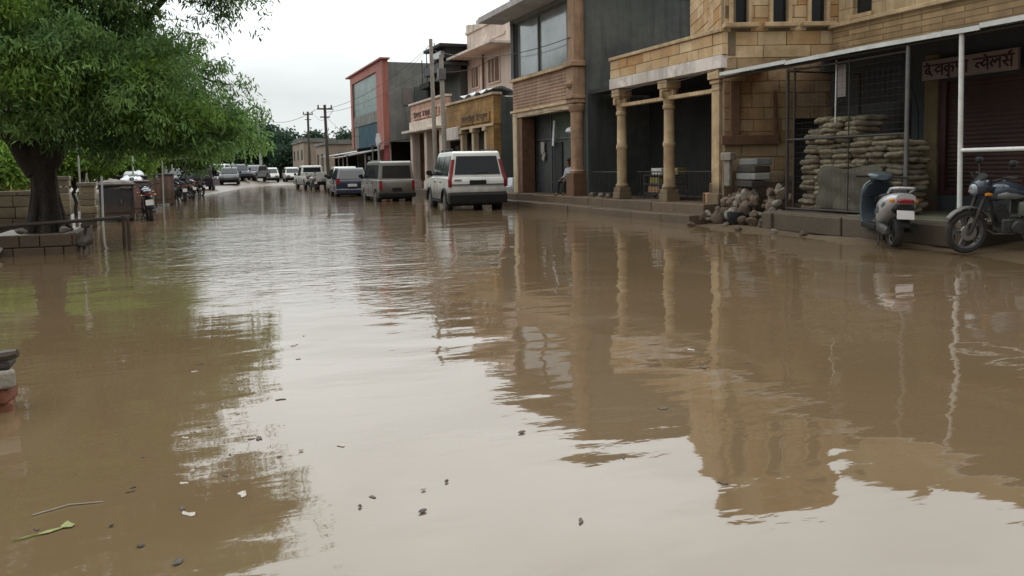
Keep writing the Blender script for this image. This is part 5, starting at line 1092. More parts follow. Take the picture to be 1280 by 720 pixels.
def make_scooter():
    T = thing('scooter', 'silver grey scooter with dark teal leg shield parked at the water edge', 'scooter'); r = .22
    spoke_wheel(T, .64, r, .1, None); spoke_wheel(T, -.60, r, .11, None)
    mb = MB(); loftz(mb, [(0, .36, .19, .12, .07), (0, .48, .32, .20, .06), (0, .50, .55, .22, .05), (0, .46, .75, .225, .05), (0, .41, .90, .20, .05), (0, .37, .98, .12, .04)]); mb.build('front_apron', M['scoot_top'], T, local=True)
    mb = MB(); loftz(mb, [(0, .33, .24, .16, .05), (0, .42, .36, .19, .045), (0, .435, .56, .205, .04), (0, .40, .74, .21, .04), (0, .355, .88, .18, .04), (0, .33, .94, .11, .03)]); mb.build('leg_shield', M['scoot_blue'], T, local=True)
    mb = MB(); mb.box(-.2, .2, -.3, .42, .22, .31); mb.build('floor_board', M['plastic'], T, local=True, bevel=.02)
    mb = MB(); mb.loft([(0, .86, .30, .03, .05), (0, .80, .42, .07, .06), (0, .66, .50, .085, .05), (0, .50, .46, .075, .06)], 12); mb.build('front_fender', M['scoot_top'], T, local=True)
    mb = MB(); mb.loft([(0, .22, 1.02, .08, .04), (0, .28, 1.03, .16, .065), (0, .36, 1.04, .18, .075), (0, .44, 1.03, .15, .07), (0, .50, 1.01, .07, .045)], 16); hc = mb.build('handlebar_cowl', M['scoot_top'], T, local=True)
    mb = MB(); mb.loft([(0, .49, 1.01, .09, .05), (0, .52, 1.0, .05, .03)], 12); mb.build('headlight', M['lens'], hc, local=True)
    for s_ in (-1, 1):
        mb = MB(); mb.tube([(s_ * .16, .31, 1.03), (s_ * .36, .24, 1.03)], .02, 8); mb.tube([(s_ * .17, .35, 1.03), (s_ * .35, .32, 1.03)], .007, 5); mb.build('grip', M['rubber'], T, local=True)
    mb = MB(); mb.rbox((.02, .325, .66), (.16, .05, .1)); mb.lathe((-.11, .36, .72), [(.022, -.02), (.022, .02)], 10, 'y'); mb.build('glove_box', M['plastic'], T, local=True, bevel=.01)
    mb = MB(); mb.loft([(0, -.12, .45, .11, .18), (0, -.22, .49, .17, .22), (0, -.40, .54, .215, .21), (0, -.60, .62, .225, .17), (0, -.80, .69, .185, .125), (0, -.96, .73, .12, .075)], 18, 2.6); mb.build('rear_body', M['scoot'], T, local=True)
    for s_ in (-1, 1): mb = MB(); mb.loft([(s_ * .185, -.3, .50, .02, .05), (s_ * .205, -.5, .56, .02, .07), (s_ * .19, -.7, .64, .02, .045), (s_ * .15, -.85, .70, .01, .02)], 10); mb.build('side_trim', M['scoot_top'], T, local=True)
    mb = MB(); mb.loft([(0, -.10, .70, .08, .03), (0, -.2, .735, .14, .045), (0, -.45, .75, .155, .045), (0, -.62, .79, .14, .05), (0, -.80, .80, .09, .03)], 14); mb.build('seat', M['seat'], T, local=True)
    mb = MB(); mb.tube([(-.13, -.62, .80), (-.15, -.8, .87), (-.09, -.93, .885), (.09, -.93, .885), (.15, -.8, .87), (.13, -.62, .80)], .018, 10); mb.build('grab_rail', M['scoot'], T, local=True)
    mb = MB(); mb.loft([(0, -.88, .715, .13, .045), (0, -.95, .70, .12, .04), (0, -.985, .69, .08, .025)], 14); mb.build('tail_light', M['redlamp'], T, local=True)
    mb = MB(); mb.loft([(0, -.78, .56, .12, .06), (0, -.92, .58, .13, .05), (0, -.98, .60, .11, .03)], 12); mb.build('tail_panel', M['plastic'], T, local=True)
    mb = MB(); mb.rbox((0, -1.0, .50), (.21, .012, .13), 0, -.25); mb.build('number_plate', M['plate_w'], T, local=True, bevel=.004)
    mb = MB(); mb.loft([(0, -.80, .50, .07, .03), (0, -.93, .44, .08, .02), (0, -.98, .33, .07, .015)], 10); mb.build('rear_fender', M['plastic'], T, local=True)
    mb = MB(); mb.loft([(-.11, -.18, .29, .03, .04), (-.13, -.3, .28, .05, .08), (-.13, -.6, .25, .05, .08), (-.12, -.72, .24, .03, .05)], 12); mb.build('engine_cover', M['engine'], T, local=True)
    mb = MB(); mb.tube([(.1, -.2, .24), (.16, -.35, .26), (.17, -.8, .32)], [.025, .055, .06], 12); mb.build('silencer', M['plastic'], T, local=True)
    mb = MB(); mb.tube([(-.12, -.3, .2), (-.15, -.38, .01)], .013, 6); mb.tube([(.12, -.3, .2), (.15, -.38, .01)], .013, 6); mb.build('centre_stand', M['black_metal'], T, local=True)
    for s_ in (-1, 1): mb = MB(); mb.loft([(s_ * .13, -.93, .70, .03, .02), (s_ * .145, -.88, .70, .035, .03)], 10); mb.build('rear_indicator', M['amber'], T, local=True)
    return T
sc_ = make_scooter(); sc_.location = (10.0, 9.42, .02); sc_.rotation_euler = (0, radians(3), radians(-31)); sc_.scale = (1.12, 1.02, 1.0)

# ================================================================== LEFT SIDE
def leaf_mesh(name, m, lobes, n, k, spread, ln, wd, droop, parent, seed, shell=.45, clump=None):
    g = np.random.default_rng(seed)
    vol = np.array([a[3] * a[4] * a[5] for a in lobes]) ** .8; pick = g.choice(len(lobes), n, p=vol / vol.sum())
    Lb = np.array(lobes)[pick]
    d = g.normal(size=(n, 3)); d /= np.linalg.norm(d, axis=1)[:, None]
    rr = g.random(n) ** shell
    # lumpy outline: the radius wobbles with direction
    wob = 1 + .12 * np.sin(d[:, 0] * 5 + pick * 2.1) * np.cos(d[:, 2] * 6 + pick) + .1 * np.sin(d[:, 1] * 11 + pick * 1.3)
    c = Lb[:, :3] + d * Lb[:, 3:6] * (rr * wob)[:, None]
    tint = np.clip(g.normal(.5, .26, n), 0, 1)
    if clump:        # foliage gathers in drooping tufts with darker gaps between them
        nc = max(4, n // clump[0]); own = g.integers(0, nc, n); cc_ = c[own]
        q = g.normal(size=(n, 3)) * clump[1] * np.array([1, 1, .5]); q[:, 2] -= np.minimum((q[:, 0] ** 2 + q[:, 1] ** 2) / clump[1] * .5, clump[1] * 1.2)
        c = cc_ + q; c[:, 2] = np.maximum(c[:, 2], clump[2] + g.random(n) * .3); tint = np.clip(g.normal(.5, .3, nc)[own] + g.normal(0, .08, n), 0, 1)
    ctr = np.repeat(c, k, axis=0) + g.normal(size=(n * k, 3)) * spread * np.array([1, 1, .8])
    dv = g.normal(size=(n * k, 3)); dv[:, 2] -= droop; dv /= np.linalg.norm(dv, axis=1)[:, None]
    sd = np.cross(dv, g.normal(size=(n * k, 3))); sd /= np.linalg.norm(sd, axis=1)[:, None]
    l = ln * g.uniform(.55, 1.6, (n * k, 1)); w_ = wd * g.uniform(.7, 1.3, (n * k, 1))
    V = np.stack([ctr, ctr + dv * l * .5 + sd * w_, ctr + dv * l, ctr + dv * l * .5 - sd * w_], axis=1).reshape(-1, 3)
    off = np.array(parent.location); V = (V - off).astype(np.float32)
    me = bpy.data.meshes.new(name); q = n * k
    me.vertices.add(q * 4); me.vertices.foreach_set('co', V.ravel())
    me.loops.add(q * 4); me.loops.foreach_set('vertex_index', np.arange(q * 4, dtype=np.int32))
    me.polygons.add(q); me.polygons.foreach_set('loop_start', np.arange(0, q * 4, 4, dtype=np.int32)); me.polygons.foreach_set('loop_total', np.full(q, 4, dtype=np.int32))
    me.update(calc_edges=True)
    a = me.attributes.new('tint', 'FLOAT', 'FACE'); a.data.foreach_set('value', np.clip(np.repeat(tint, k) + g.normal(0, .08, q), 0, 1).astype(np.float32))
    me.materials.append(m); o = bpy.data.objects.new(name, me); COL.objects.link(o); o.parent = parent; return o
def limb(mb, a, b_, r0, r1, seed, n=7, wob=.08):
    r = random.Random(seed); a, b_ = Vector(a), Vector(b_); pts = []; rs = []
    Ln = (b_ - a).length
    for i in range(n + 1):
        t = i / n; j = Vector((r.gauss(0, 1), r.gauss(0, 1), r.gauss(0, .5))) * wob * Ln * .35 * sin(pi * t)
        pts.append(a.lerp(b_, t) + j); rs.append(r0 + (r1 - r0) * t)
    mb.tube(pts, rs, 10); return pts

T = thing('neem_tree', 'large leafy neem tree spreading over the flooded street from a stone platform', 'tree', (-2.4, 16.25, .3))
mb = MB()
b0 = Vector((-2.4, 16.25, 0))
mb.tube([b0 + Vector(p) for p in ((0, 0, .15), (.0, 0, .42), (.02, 0, .75), (.0, 0, 1.15), (-.03, .02, 1.5), (0, .05, 2.0), (.1, .1, 2.8))], [.30, .235, .20, .195, .225, .24, .2], 18)
for k in range(7):   # fluted ridges and root flare
    a = 2 * pi * k / 7 + .3; rr = .168
    mb.tube([b0 + Vector((cos(a) * .38, sin(a) * .38, .2)), b0 + Vector((cos(a) * .25, sin(a) * .25, .5)), b0 + Vector((cos(a + .1) * rr, sin(a + .1) * rr, 1.0)), b0 + Vector((cos(a + .2) * rr, sin(a + .2) * rr, 1.6))], [.09, .07, .055, .04], 8)
lim = [((-2.5, 16.25, 1.35), (-3.6, 16.1, 3.3), .19, .11), ((-3.5, 16.1, 3.2), (-4.7, 16.6, 5.2), .12, .04), ((-3.3, 16.1, 2.7), (-4.6, 15.4, 3.9), .09, .03),
       ((-2.3, 16.2, 1.5), (-1.3, 16.0, 3.4), .17, .09), ((-1.4, 16.0, 3.2), (.2, 15.9, 4.9), .10, .035), ((-1.7, 16.0, 2.7), (-.3, 15.7, 3.2), .08, .03), ((-.4, 15.75, 3.2), (.75, 15.7, 2.9), .03, .012),
       ((-2.35, 16.3, 2.6), (-2.3, 16.8, 5.6), .22, .08), ((-2.3, 16.5, 4.0), (-1.0, 17.2, 6.4), .1, .03), ((-2.3, 16.5, 4.2), (-3.6, 17.4, 6.6), .1, .03), ((-2.35, 16.2, 2.7), (-2.6, 14.6, 4.2), .12, .04)]
for i, (a, b_, r0, r1) in enumerate(lim): limb(mb, a, b_, r0, r1, 40 + i)
mb.build('trunk', M['bark'], T)
LOB = [(-.2, 15.8, 3.0, 1.05, 1.2, .85), (-1.6, 15.9, 3.6, 1.7, 2.0, 1.35), (-3.7, 16.2, 4.0, 1.9, 2.2, 1.5), (-2.3, 16.5, 6.0, 3.1, 3.0, 2.0), (.1, 16.0, 5.6, 1.5, 1.9, 1.15), (-5.6, 16.5, 4.7, 2.0, 2.2, 1.9),
       (-2.5, 14.7, 3.45, 1.5, 1.0, .85), (.88, 15.75, 2.4, .30, .45, .5), (-.9, 15.2, 2.7, .9, .8, .6), (.35, 15.6, 2.75, .6, .8, .65), (1.3, 16.1, 5.9, .8, 1.0, .75), (-4.2, 15.2, 3.2, .9, .9, .8), (.75, 15.8, 4.75, .45, .6, .4), (.5, 15.6, 2.05, .45, .5, .4),
       (-.1, 15.7, 2.0, .6, .5, .35), (.75, 15.7, 1.95, .3, .4, .3), (-.5, 15.6, 2.2, .9, .8, .55), (-1.5, 15.4, 2.35, .7, .6, .5), (-2.8, 15.3, 2.55, .75, .5, .5), (-2.05, 15.3, 2.45, .55, .5, .45), (-3.6, 15.4, 2.6, .6, .6, .5)]
cr = leaf_mesh('crown', M['leaf'], LOB, 11000, 24, .085, .105, .015, 1.3, T, 3, .4, (17, .25, 1.6))
tipg = leaf_mesh('bright_shoots', M['leaf_bright'], [(-1.0, 15.0, 3.0, 1.0, .5, .45), (-2.2, 14.2, 2.9, .5, .4, .4), (-.3, 15.1, 2.35, .9, .5, .3), (-2.6, 14.0, 3.9, .6, .4, .3)], 330, 24, .12, .115, .016, 1.3, T, 4, .5)

def small_tree(name, label, x, y, z0, h, rad, m, n, seed, cat='tree', group=None, ls=.16, k=12, trunk_r=.06, squash=1.0):
    r = random.Random(seed); T = thing(name, label, cat, (x, y, z0), 0, group)
    mb = MB(); limb(mb, (x, y, z0 - .2), (x + r.uniform(-.2, .2), y, z0 + h * .55), trunk_r, trunk_r * .6, seed)
    lb = []
    nl = 6
    for i in range(nl):
        a = 2 * pi * i / nl + r.random(); q = rad * r.uniform(.35, .62); zz = z0 + h * r.uniform(.45, .8)
        lb.append((x + cos(a) * q, y + sin(a) * q, zz, rad * r.uniform(.42, .6), rad * r.uniform(.42, .6), h * r.uniform(.16, .26) * squash))
        limb(mb, (x, y, z0 + h * r.uniform(.2, .45)), lb[-1][:3], trunk_r * .55, trunk_r * .15, seed * 7 + i, 5)
    lb.append((x, y, z0 + h * .78, rad * .55, rad * .55, h * .22))
    mb.build('trunk', M['bark'], T)
    leaf_mesh('crown', m, lb, n, k, ls * .8, ls, ls * .24, .5, T, seed, .5); return T
YG = 'bright young trees behind the kiosks'
small_tree('young_tree', 'bright yellow green young tree just right of the big trunk', -3.5, 29.5, .1, 3.0, 1.5, M['leaf_bright'], 950, 11, group=YG)
small_tree('young_tree', 'bright young tree whose crown hangs above the dark kiosk', -2.5, 33.0, .1, 3.3, 1.6, M['leaf_bright'], 950, 12, group=YG)
small_tree('young_tree', 'bright young tree behind the brown kiosk', -1.5, 40.0, .1, 3.9, 1.9, M['leaf_bright'], 950, 13, group=YG)
small_tree('young_tree', 'yellow green young tree left of the big trunk by the orange house', -4.9, 26.5, .1, 2.6, 1.0, M['leaf_bright'], 500, 14, group=YG)
small_tree('young_tree', 'darker young tree under the right end of the big crown', -.4, 48.0, .1, 4.2, 2.0, M['leaf'], 900, 15, group=YG, ls=.2)
GT = 'dark trees along the left side of the street'
for i, (x, y, h, rad, l_) in enumerate(((-8, 46, 9, 3.8, 'dark tree behind the bright young trees, seen left of the trunk'), (-5, 54, 9.5, 3.8, 'dark tree behind the bright young trees above the kiosks'), (-3.2, 66, 9.5, 4.0, 'dark tree behind the parked motorcycles'),
                                     (-11, 66, 11, 5.0, 'tallest dark tree far behind the stone wall'), (-16, 52, 10, 4.8, 'dark tree far left behind the orange house'), (-2.7, 45, 8.6, 3.0, 'dark tree rising behind the dark kiosks'), (-5.8, 41, 8.2, 3.3, 'dark tree nearest behind the bright young trees'))):
    small_tree('dark_tree', l_, x, y, .1, h, rad, M['leaf'], 1100, 30 + i, group=GT, ls=.28, k=16, trunk_r=.18)
FT = 'distant dense trees closing the street'
far_l = ['distant dark tree leftmost behind the rickshaw', 'distant dark tree behind the left street light', 'distant dark tree just right of the left street light', 'distant dark tree filling the gap before the tall street light', 'distant dark tree right behind the tall street light', 'distant dark tree just right of the tall street light', 'distant low tree at the right end of the tree line', 'small distant tree beside the utility pole', 'pale distant tree above the tan house']
for i, (x, y, h, rad) in enumerate(((-8, 108, 7.5, 5), (-3.5, 112, 7.5, 5), (1, 114, 8.0, 5), (5, 118, 8.2, 5), (9.0, 120, 8.0, 4.6), (12.0, 118, 6.8, 4.0), (13.8, 112, 4.8, 3.2), (17.5, 118, 6.5, 2.6), (20.5, 112, 6.0, 2.4))):
    small_tree('distant_tree', far_l[i], x, y, .2, h, rad, M['leaf_dark'], 1000, 60 + i, group=FT, ls=.5, k=9, trunk_r=.25, squash=1.3)
o = tag(bpy.data.objects.new('far_woods', None), None)
bpy.data.objects.remove(o)
T0 = bpy.data.objects.new('temp', None)
fw = leaf_mesh('far_woods', M['leaf_dark'], [(x, 150 + 6 * sin(x), 1.6, 9, 6, 3.6 + 1.2 * sin(x * 1.7)) for x in range(-110, 16, 9)] + [(x, 170, 1.5, 10, 6, 3.2) for x in range(22, 110, 10)], 9000, 8, .5, .8, .22, .3, T0, 90, .5)
fw.parent = None; bpy.data.objects.remove(T0); tag(fw, 'far dark woods closing the horizon', 'woods', None, 'stuff')

# tree platform and the stones around it
T = thing('tree_platform', 'low dark red stone platform built around the neem trunk', 'platform', (-2.45, 16.1, 0))
mb = MB(); mb.box(-3.14, -1.86, 15.04, 17.3, -.2, .30, .5); mb.build('platform_core', M['mud'], T)
mb = MB(); block_wall(mb, (-3.2, 15.0, 0), (1, 0, 0), (0, -1, 0), 1.4, -.22, .34, (.16, .2), (.25, .5), jit=.03); block_wall(mb, (-1.8, 15.0, 0), (0, 1, 0), (1, 0, 0), 2.3, -.22, .34, (.16, .2), (.25, .5), jit=.03)
mb.build('platform_wall', M['redstone'], T, bevel=.015)
for i, (x, y, z, s_, l_) in enumerate(((-2.62, 15.15, .40, .16, 'pale stone on the platform in front of the trunk, left one'), (-2.0, 15.25, .385, .2, 'pale flat stone on the right corner of the tree platform'), (-3.0, 14.95, .1, .28, 'tan stone standing left of the tree platform'), (-3.25, 14.8, .12, .34, 'big tan stone at the left end of the tree platform'), (-2.95, 14.2, .02, .22, 'pale stone lying in the water left of the platform'))):
    o = stone_protos[5 + i % 2].copy(); COL.objects.link(o); o.location = (x, y, z); o.scale = (s_ * 1.5, s_, s_ * .75); o.rotation_euler = (0, 0, i * 1.7); o.name = 'pale_stone'; tag(o, l_, 'stone', 'pale stones around the tree platform')
T = thing('dark_bundle', 'black soaked bundle tied on a short stick at the platform corner', 'bundle', (-1.72, 15.1, 0))
mb = MB(); mb.loft([(-1.72, 14.95, .16, .06, .04), (-1.7, 15.05, .2, .15, .11), (-1.74, 15.2, .17, .12, .09), (-1.75, 15.3, .12, .05, .04)], 10, 2); mb.build('cloth', M['litter_dark'], T)
mb = MB(); mb.tube([(-1.7, 15.05, .05), (-1.66, 15.05, .42)], .02, 6); mb.loft([(-1.68, 14.98, .44, .04, .03), (-1.66, 15.04, .46, .08, .06), (-1.66, 15.12, .44, .04, .03)], 8, 2); mb.build('stick', M['wood_dark'], T)
T = thing('pipe_barrier', 'dark horizontal pipe barrier in front of the neem trunk', 'barrier', (-1.1, 15.5, 0))
MB().tube([(-4.2, 14.46, .47), (-2.86, 14.9, .50), (-1.02, 15.52, .545)], .032, 9).build('rail', M['railing_dark'], T)
for (x, y, z) in ((-1.12, 15.48, .58), (-1.02, 15.1, .56)): MB().tube([(x, y, -.25), (x, y, z)], .028, 9).build('post', M['railing_dark'], T)
MB().tube([(-4.1, 14.5, -.2), (-4.1, 14.5, .49)], .03, 8).build('post', M['railing_dark'], T)
# masonry wall and pillars behind
T = thing('stone_wall', 'low pale stone wall behind the neem trunk', 'wall', (-5, 20.4, 0))
mb = MB(); block_wall(mb, (-9, 20.3, 0), (1, 0, 0), (0, -1, 0), 5.75, -.1, .98, (.2, .26), (.3, .6), jit=.03); block_wall(mb, (-3.25, 20.3, 0), (0, 1, 0), (1, 0, 0), .35, -.1, .98, (.2, .26), (.3, .6), jit=.02); mb.build('masonry', M['pebble_wall'], T, bevel=.012)
MB().box(-9, -3.4, 20.45, 20.62, -.1, .95, .5).build('wall_core', M['mortar'], T)
for i, (x, y, w_, h, l_) in enumerate(((-2.68, 20.6, .26, 1.08, 'pale stone gate pillar right behind the trunk'), (-2.25, 21.2, .34, 1.0, 'squat stone pillar right of the pale gate pillar'))):
    T = thing('stone_pillar', l_, 'pillar', (x, y, 0)); mb = MB()
    z = -.1
    while z < h: hh_ = random.uniform(.13, .2); mb.rbox((x + random.uniform(-.015, .015), y, z + hh_ / 2), (w_ * random.uniform(.92, 1.05), w_, hh_ - .01), random.uniform(-.05, .05)); z += hh_
    mb.build('pillar_shaft', M['pebble_wall'], T, bevel=.015); MB().rbox((x, y, z + .04), (w_ * 1.2, w_ * 1.2, .08)).build('pillar_cap', M['pale_stone'], T, bevel=.01)
far = thing('orange_house', 'orange painted house behind the stone wall at the left edge', 'building', (-8, 32, 0))
MB().box(-14, -5.15, 30, 37, 0, 3.3, .5).build('wall', M['orange_wall'], far); MB().box(-14.2, -5.0, 29.8, 37.2, 3.3, 3.5).build('roof', M['cement_light'], far)
d = MB().box(-6.6, -5.8, 29.95, 30.02, .1, 2.2).build('door', M['slate_board'], far); MB().box(-6.72, -6.61, 29.93, 30.03, .1, 2.3).build('door_frame', M['pink'], d)
MB().box(-5.6, -5.25, 29.93, 30.02, 1.0, 2.4).build('painted_panel', M['pink'], far)
T = thing('lamp_pole', 'thin pale pole with small white lamp right of the neem trunk', 'lamp', (-2.55, 22.5, 0)); MB().tube([(-2.55, 22.5, -.1), (-2.55, 22.5, 2.25)], .022, 6).build('shaft', M['pole_white'], T); MB().lathe((-2.55, 22.5, 2.25), [(.03, 0), (.08, .05), (.09, .12), (.05, .18)], 10).build('lamp_shade', M['tarp_white'], T)
T = thing('stick_trestle', 'leaning pale stick trestle left of the dark kiosk', 'trestle', (-2.5, 23.6, 0))
for a, b_ in (((-2.72, 23.6, .05), (-2.5, 23.6, 1.35)), ((-2.28, 23.6, .05), (-2.52, 23.62, 1.3)), ((-2.62, 23.58, .6), (-2.38, 23.58, .62))): MB().tube([a, b_], .022, 6).build('stick', M['pole_c'], T)
def kiosk(x, y, wx, wy, h, rz, m, label):
    T = thing('kiosk', label, 'kiosk', (x, y, 0), rz, 'closed vendor kiosks along the left kerb')
    MB().box(-wx / 2, wx / 2, -wy / 2, wy / 2, .08, h).build('cabin', M[m], T, local=True, bevel=.015)
    MB().box(-wx / 2 - .05, wx / 2 + .05, -wy / 2 - .05, wy / 2 + .05, h + .002, h + .05).build('top', M['grey_metal'], T, local=True, bevel=.01)
    mb = MB(); mb.box(-wx / 2 + .08, wx / 2 - .08, -wy / 2 - .02, -wy / 2 - .004, .25, h - .1); D = mb.build('door', M[m], T, local=True, bevel=.008); MB().rbox((.1, -wy / 2 - .035, h * .55), (.03, .03, .12)).build('handle', M['grey_metal'], D, local=True)
    for i in (-1, 1):
        for j in (-1, 1): MB().rbox((i * (wx / 2 - .06), j * (wy / 2 - .06), -.05), (.06, .06, .27)).build('leg', M['black_metal'], T, local=True)
    return T
kiosk(-1.95, 25.0, .85, 1.3, 1.0, .1, 'cabin_dark', 'dark metal kiosk nearest the pipe barrier')
kiosk(-1.62, 27.6, .75, 1.3, 1.05, .05, 'cabin_pink', 'faded red kiosk behind the dark metal kiosk')
kiosk(-1.15, 36.2, .95, 1.4, 1.25, .05, 'rust_sheet', 'brown kiosk standing apart beyond the faded red kiosk')
kiosk(-1.9, 31.5, .9, 1.2, 1.2, .05, 'cabin_dark', 'dark kiosk between the faded red and the brown kiosk')
def tarp(x, y, z, rx, ry, h, seed, label, m='tarp_white'):
    r = random.Random(seed); mb = MB(); vs_ = []; fs_ = []; n = 12
    for i in range(n + 1):
        for j in range(n + 1):
            u, v = -1 + 2 * i / n, -1 + 2 * j / n; e = max(abs(u), abs(v))
            vs_.append((x + u * rx, y + v * ry, z + h * (1 - e ** 2) * (.6 + .4 * sin(u * 5 + seed) * cos(v * 4)) + r.uniform(-.02, .02) - (.16 * (e > .85))))
    for i in range(n):
        for j in range(n): fs_.append((i * (n + 1) + j, (i + 1) * (n + 1) + j, (i + 1) * (n + 1) + j + 1, i * (n + 1) + j + 1))
    mb.add(vs_, fs_, .5, True); o = mb.build('tarpaulin', M[m]); md = o.modifiers.new('thick', 'SOLIDIFY'); md.thickness = .012; tag(o, label, 'tarpaulin', 'tarpaulins over the kiosks')
tarp(-1.92, 25.0, 1.06, .45, .66, .12, 3, 'grey tarpaulin heaped over the dark metal kiosk', 'paper')
tarp(-1.7, 27.6, 1.11, .34, .5, .2, 4, 'white tarpaulin over the faded red kiosk')
tarp(-1.85, 31.4, 1.26, .36, .5, .22, 5, 'white tarpaulin over the farther dark kiosk')
T = thing('sheet_shelter', 'small grey sheet shelter on posts behind the brown kiosk', 'shelter', (-.95, 41, 0))
mb = MB(); mb.obox((-.95, 41, 1.95), (1, 0, .08), (0, 1, 0), (-.08, 0, 1), .9, 1.0, .03); mb.build('roof', M['sheet'], T)
for (x, y) in ((-1.7, 40.2), (-.2, 40.2), (-1.7, 41.8), (-.2, 41.8)): MB().tube([(x, y, -.1), (x, y, 1.93)], .035, 6).build('post', M['pole_dark'], T)

# parked motorcycles along the left and an auto rickshaw
GM = 'motorcycles parked along the left kerb'
for i, (x, y, rz, l_) in enumerate(((-1.12, 24.9, 6, 'muddy motorcycle parked against the dark metal kiosk'), (-.55, 40.5, 20, 'motorcycle parked next to the sheet shelter'), (-.35, 44.5, 35, 'motorcycle parked beyond the sheet shelter, first of three'), (-.15, 47.0, 15, 'motorcycle parked midway between shelter and rickshaw'), (.15, 50.5, 40, 'motorcycle parked right before the rickshaw'),
                                  (8.0, 57.5, 5, 'dark motorcycle standing in the water left of the white pickup'))):
    c = copy_tree(bike); c.location = (x, y, -.06 if i != 5 else -.1); c.rotation_euler = (0, radians(-4), radians(rz)); c.name = 'parked_motorcycle'; tag(c, l_, 'motorcycle', GM if i < 5 else 'motorcycle in the water')
    if i == 5: del c['group']
T = thing('auto_rickshaw', 'dark blue auto rickshaw with grey canvas roof at the mud bank', 'rickshaw', (1.0, 57.0, .1), radians(-12))
mb = MB(); mb.prism_x([(-1.2, .3), (-1.25, .85), (-.3, .95), (.35, .8), (.95, .95), (1.25, .5), (1.2, .3)], -.62, .62, .5); mb.build('body', M['car_blue'], T, local=True, bevel=.04)
mb = MB(); mb.prism_x([(-1.25, 1.35), (-1.15, 1.6), (-.8, 1.68), (.5, 1.66), (.75, 1.55), (.72, 1.5), (.4, 1.58), (-.8, 1.6), (-1.08, 1.52), (-1.17, 1.3), (-1.17, .85), (-1.25, .85)], -.6, .6, .5); mb.build('canvas_roof', M['slate_board'], T, local=True, bevel=.02)
for s_ in (-1, 1): mb = MB(); mb.tube([(s_ * .57, .95, .9), (s_ * .56, .7, 1.56)], .025, 6); mb.tube([(s_ * .57, -.3, .9), (s_ * .56, -.3, 1.58)], .02, 6); mb.build('roof_post', M['black_metal'], T, local=True)
mb = MB(); mb.obox((0, .85, 1.25), (1, 0, 0), (0, -.35, .94), (0, .94, .35), .5, .28, .008); mb.build('windscreen', M['glass'], T, local=True)
mb = MB(); mb.box(-.5, .5, -.95, -.4, .8, 1.05); mb.build('seat', M['seat'], T, local=True, bevel=.04)
for s_ in (-1, 1): wheel(T, s_ * .55, -.75, .22, .12); MB().rbox((s_ * .5, -1.25, .7), (.1, .04, .1)).build('tail_light', M['redlamp'], T, local=True)
wheel(T, 0.0, 1.0, .22, .12)

# ================================================================== NEAR DEBRIS
for i, (x, y, z, sx2, sy2, sz2, rz, m_, n_, l_) in enumerate(((-1.13, 5.15, -.06, .3, .18, .22, .1, 'brick_red', 'brick', 'red brick half under water at the left edge'), (-1.15, 5.17, .09, .34, .2, .09, -.15, 'brick_red', 'brick', 'red brick lying on the half sunken brick'),
        (-1.12, 5.12, .185, .3, .24, .1, .3, 'pale_stone', 'stone_slab', 'pale stone slab on top of the two red bricks'), (-1.14, 5.16, .255, .34, .2, .04, .0, 'wood_dark', 'wood_plank', 'thin dark plank on the pale slab at the left edge'))):
    tag(MB().rbox((x, y, z), (sx2, sy2, sz2), rz).build(n_, M[m_], bevel=.015), l_, n_.split('_')[-1])
mb = MB(); mb.tube([(-1.35, 5.2, .28), (-1.1, 5.12, .30), (-.97, 5.08, .315), (-.93, 5.07, .325)], [.03, .028, .032, .022], 8); tag(mb.build('charred_stick', M['litter_dark']), 'black charred stick lying over the bricks at the left edge', 'stick')
def floater(name, label, cat, x, y, parts, m, rz=0):
    T = thing(name, label, cat, (x, y, .004), rz)
    for nm, secs in parts: mb = MB(); mb.loft(secs, 8, 2); mb.build(nm, m, T, local=True)
    return T
floater('leaf_twig', 'yellow green leafy twig floating near the bottom left', 'twig', -.52, 3.27, [('stem', [(-.09, -.002, 0, .002, .002), (-.09, .002, .002, .06, .004), (-.085, .004, .0, .002, .002)]), ('leaf', [(.05, -.02, .002, .002, .001), (.045, -.005, .003, .022, .003), (.04, .012, .004, .018, .002), (.05, .035, .006, .003, .001)]), ('leaf', [(-.02, -.014, .001, .002, .001), (-.01, -.002, .002, .055, .002), (-.02, .008, .002, .01, .001)])], M['twig_leaf'], .35)
for i, (x, y, s_, m_, rz, l_) in enumerate(((.82, 3.07, .012, 'litter_pale', 0, 'white scrap floating in the middle of the near water'), (.93, 3.11, .012, 'litter_dark', .5, 'dark seed pod floating right of the white scrap'), (.76, 2.87, .019, 'litter_dark', .2, 'flat brown leaf floating below the white scrap'), (-.05, 3.68, .012, 'litter_pale', .4, 'pale scrap floating at the edge of the tree reflection'),
        (-.1, 2.82, .024, 'litter_dark', .9, 'dark forked twig floating at the bottom edge'), (-.22, 3.0, .015, 'litter_dark', .3, 'small dark leaf floating above the forked twig'), (.55, 3.01, .012, 'litter_dark', 1.2, 'tiny dark chip floating left of the white scrap'), (-.33, 3.22, .01, 'litter_dark', .7, 'tiny dark speck floating right of the leafy twig'), (1.45, 3.55, .022, 'litter_dark', .1, 'thin dark stick floating under the roof reflection'), (.42, 3.75, .014, 'litter_pale', .2, 'pale foam fleck floating below the tree reflection edge'), (.32, 3.72, .016, 'litter_pale', .5, 'larger pale foam fleck floating beside the small one'))):
    floater('floating_scrap', l_, 'litter', x, y, [('scrap', [(0, -s_ * .7, 0, s_ * .2, .001), (0, -s_ * .3, .003, s_, .004), (s_ * .2, s_ * .2, .004, s_ * .8, .004), (s_ * .3, s_ * .6, .002, s_ * .2, .001)])], M[m_], rz)

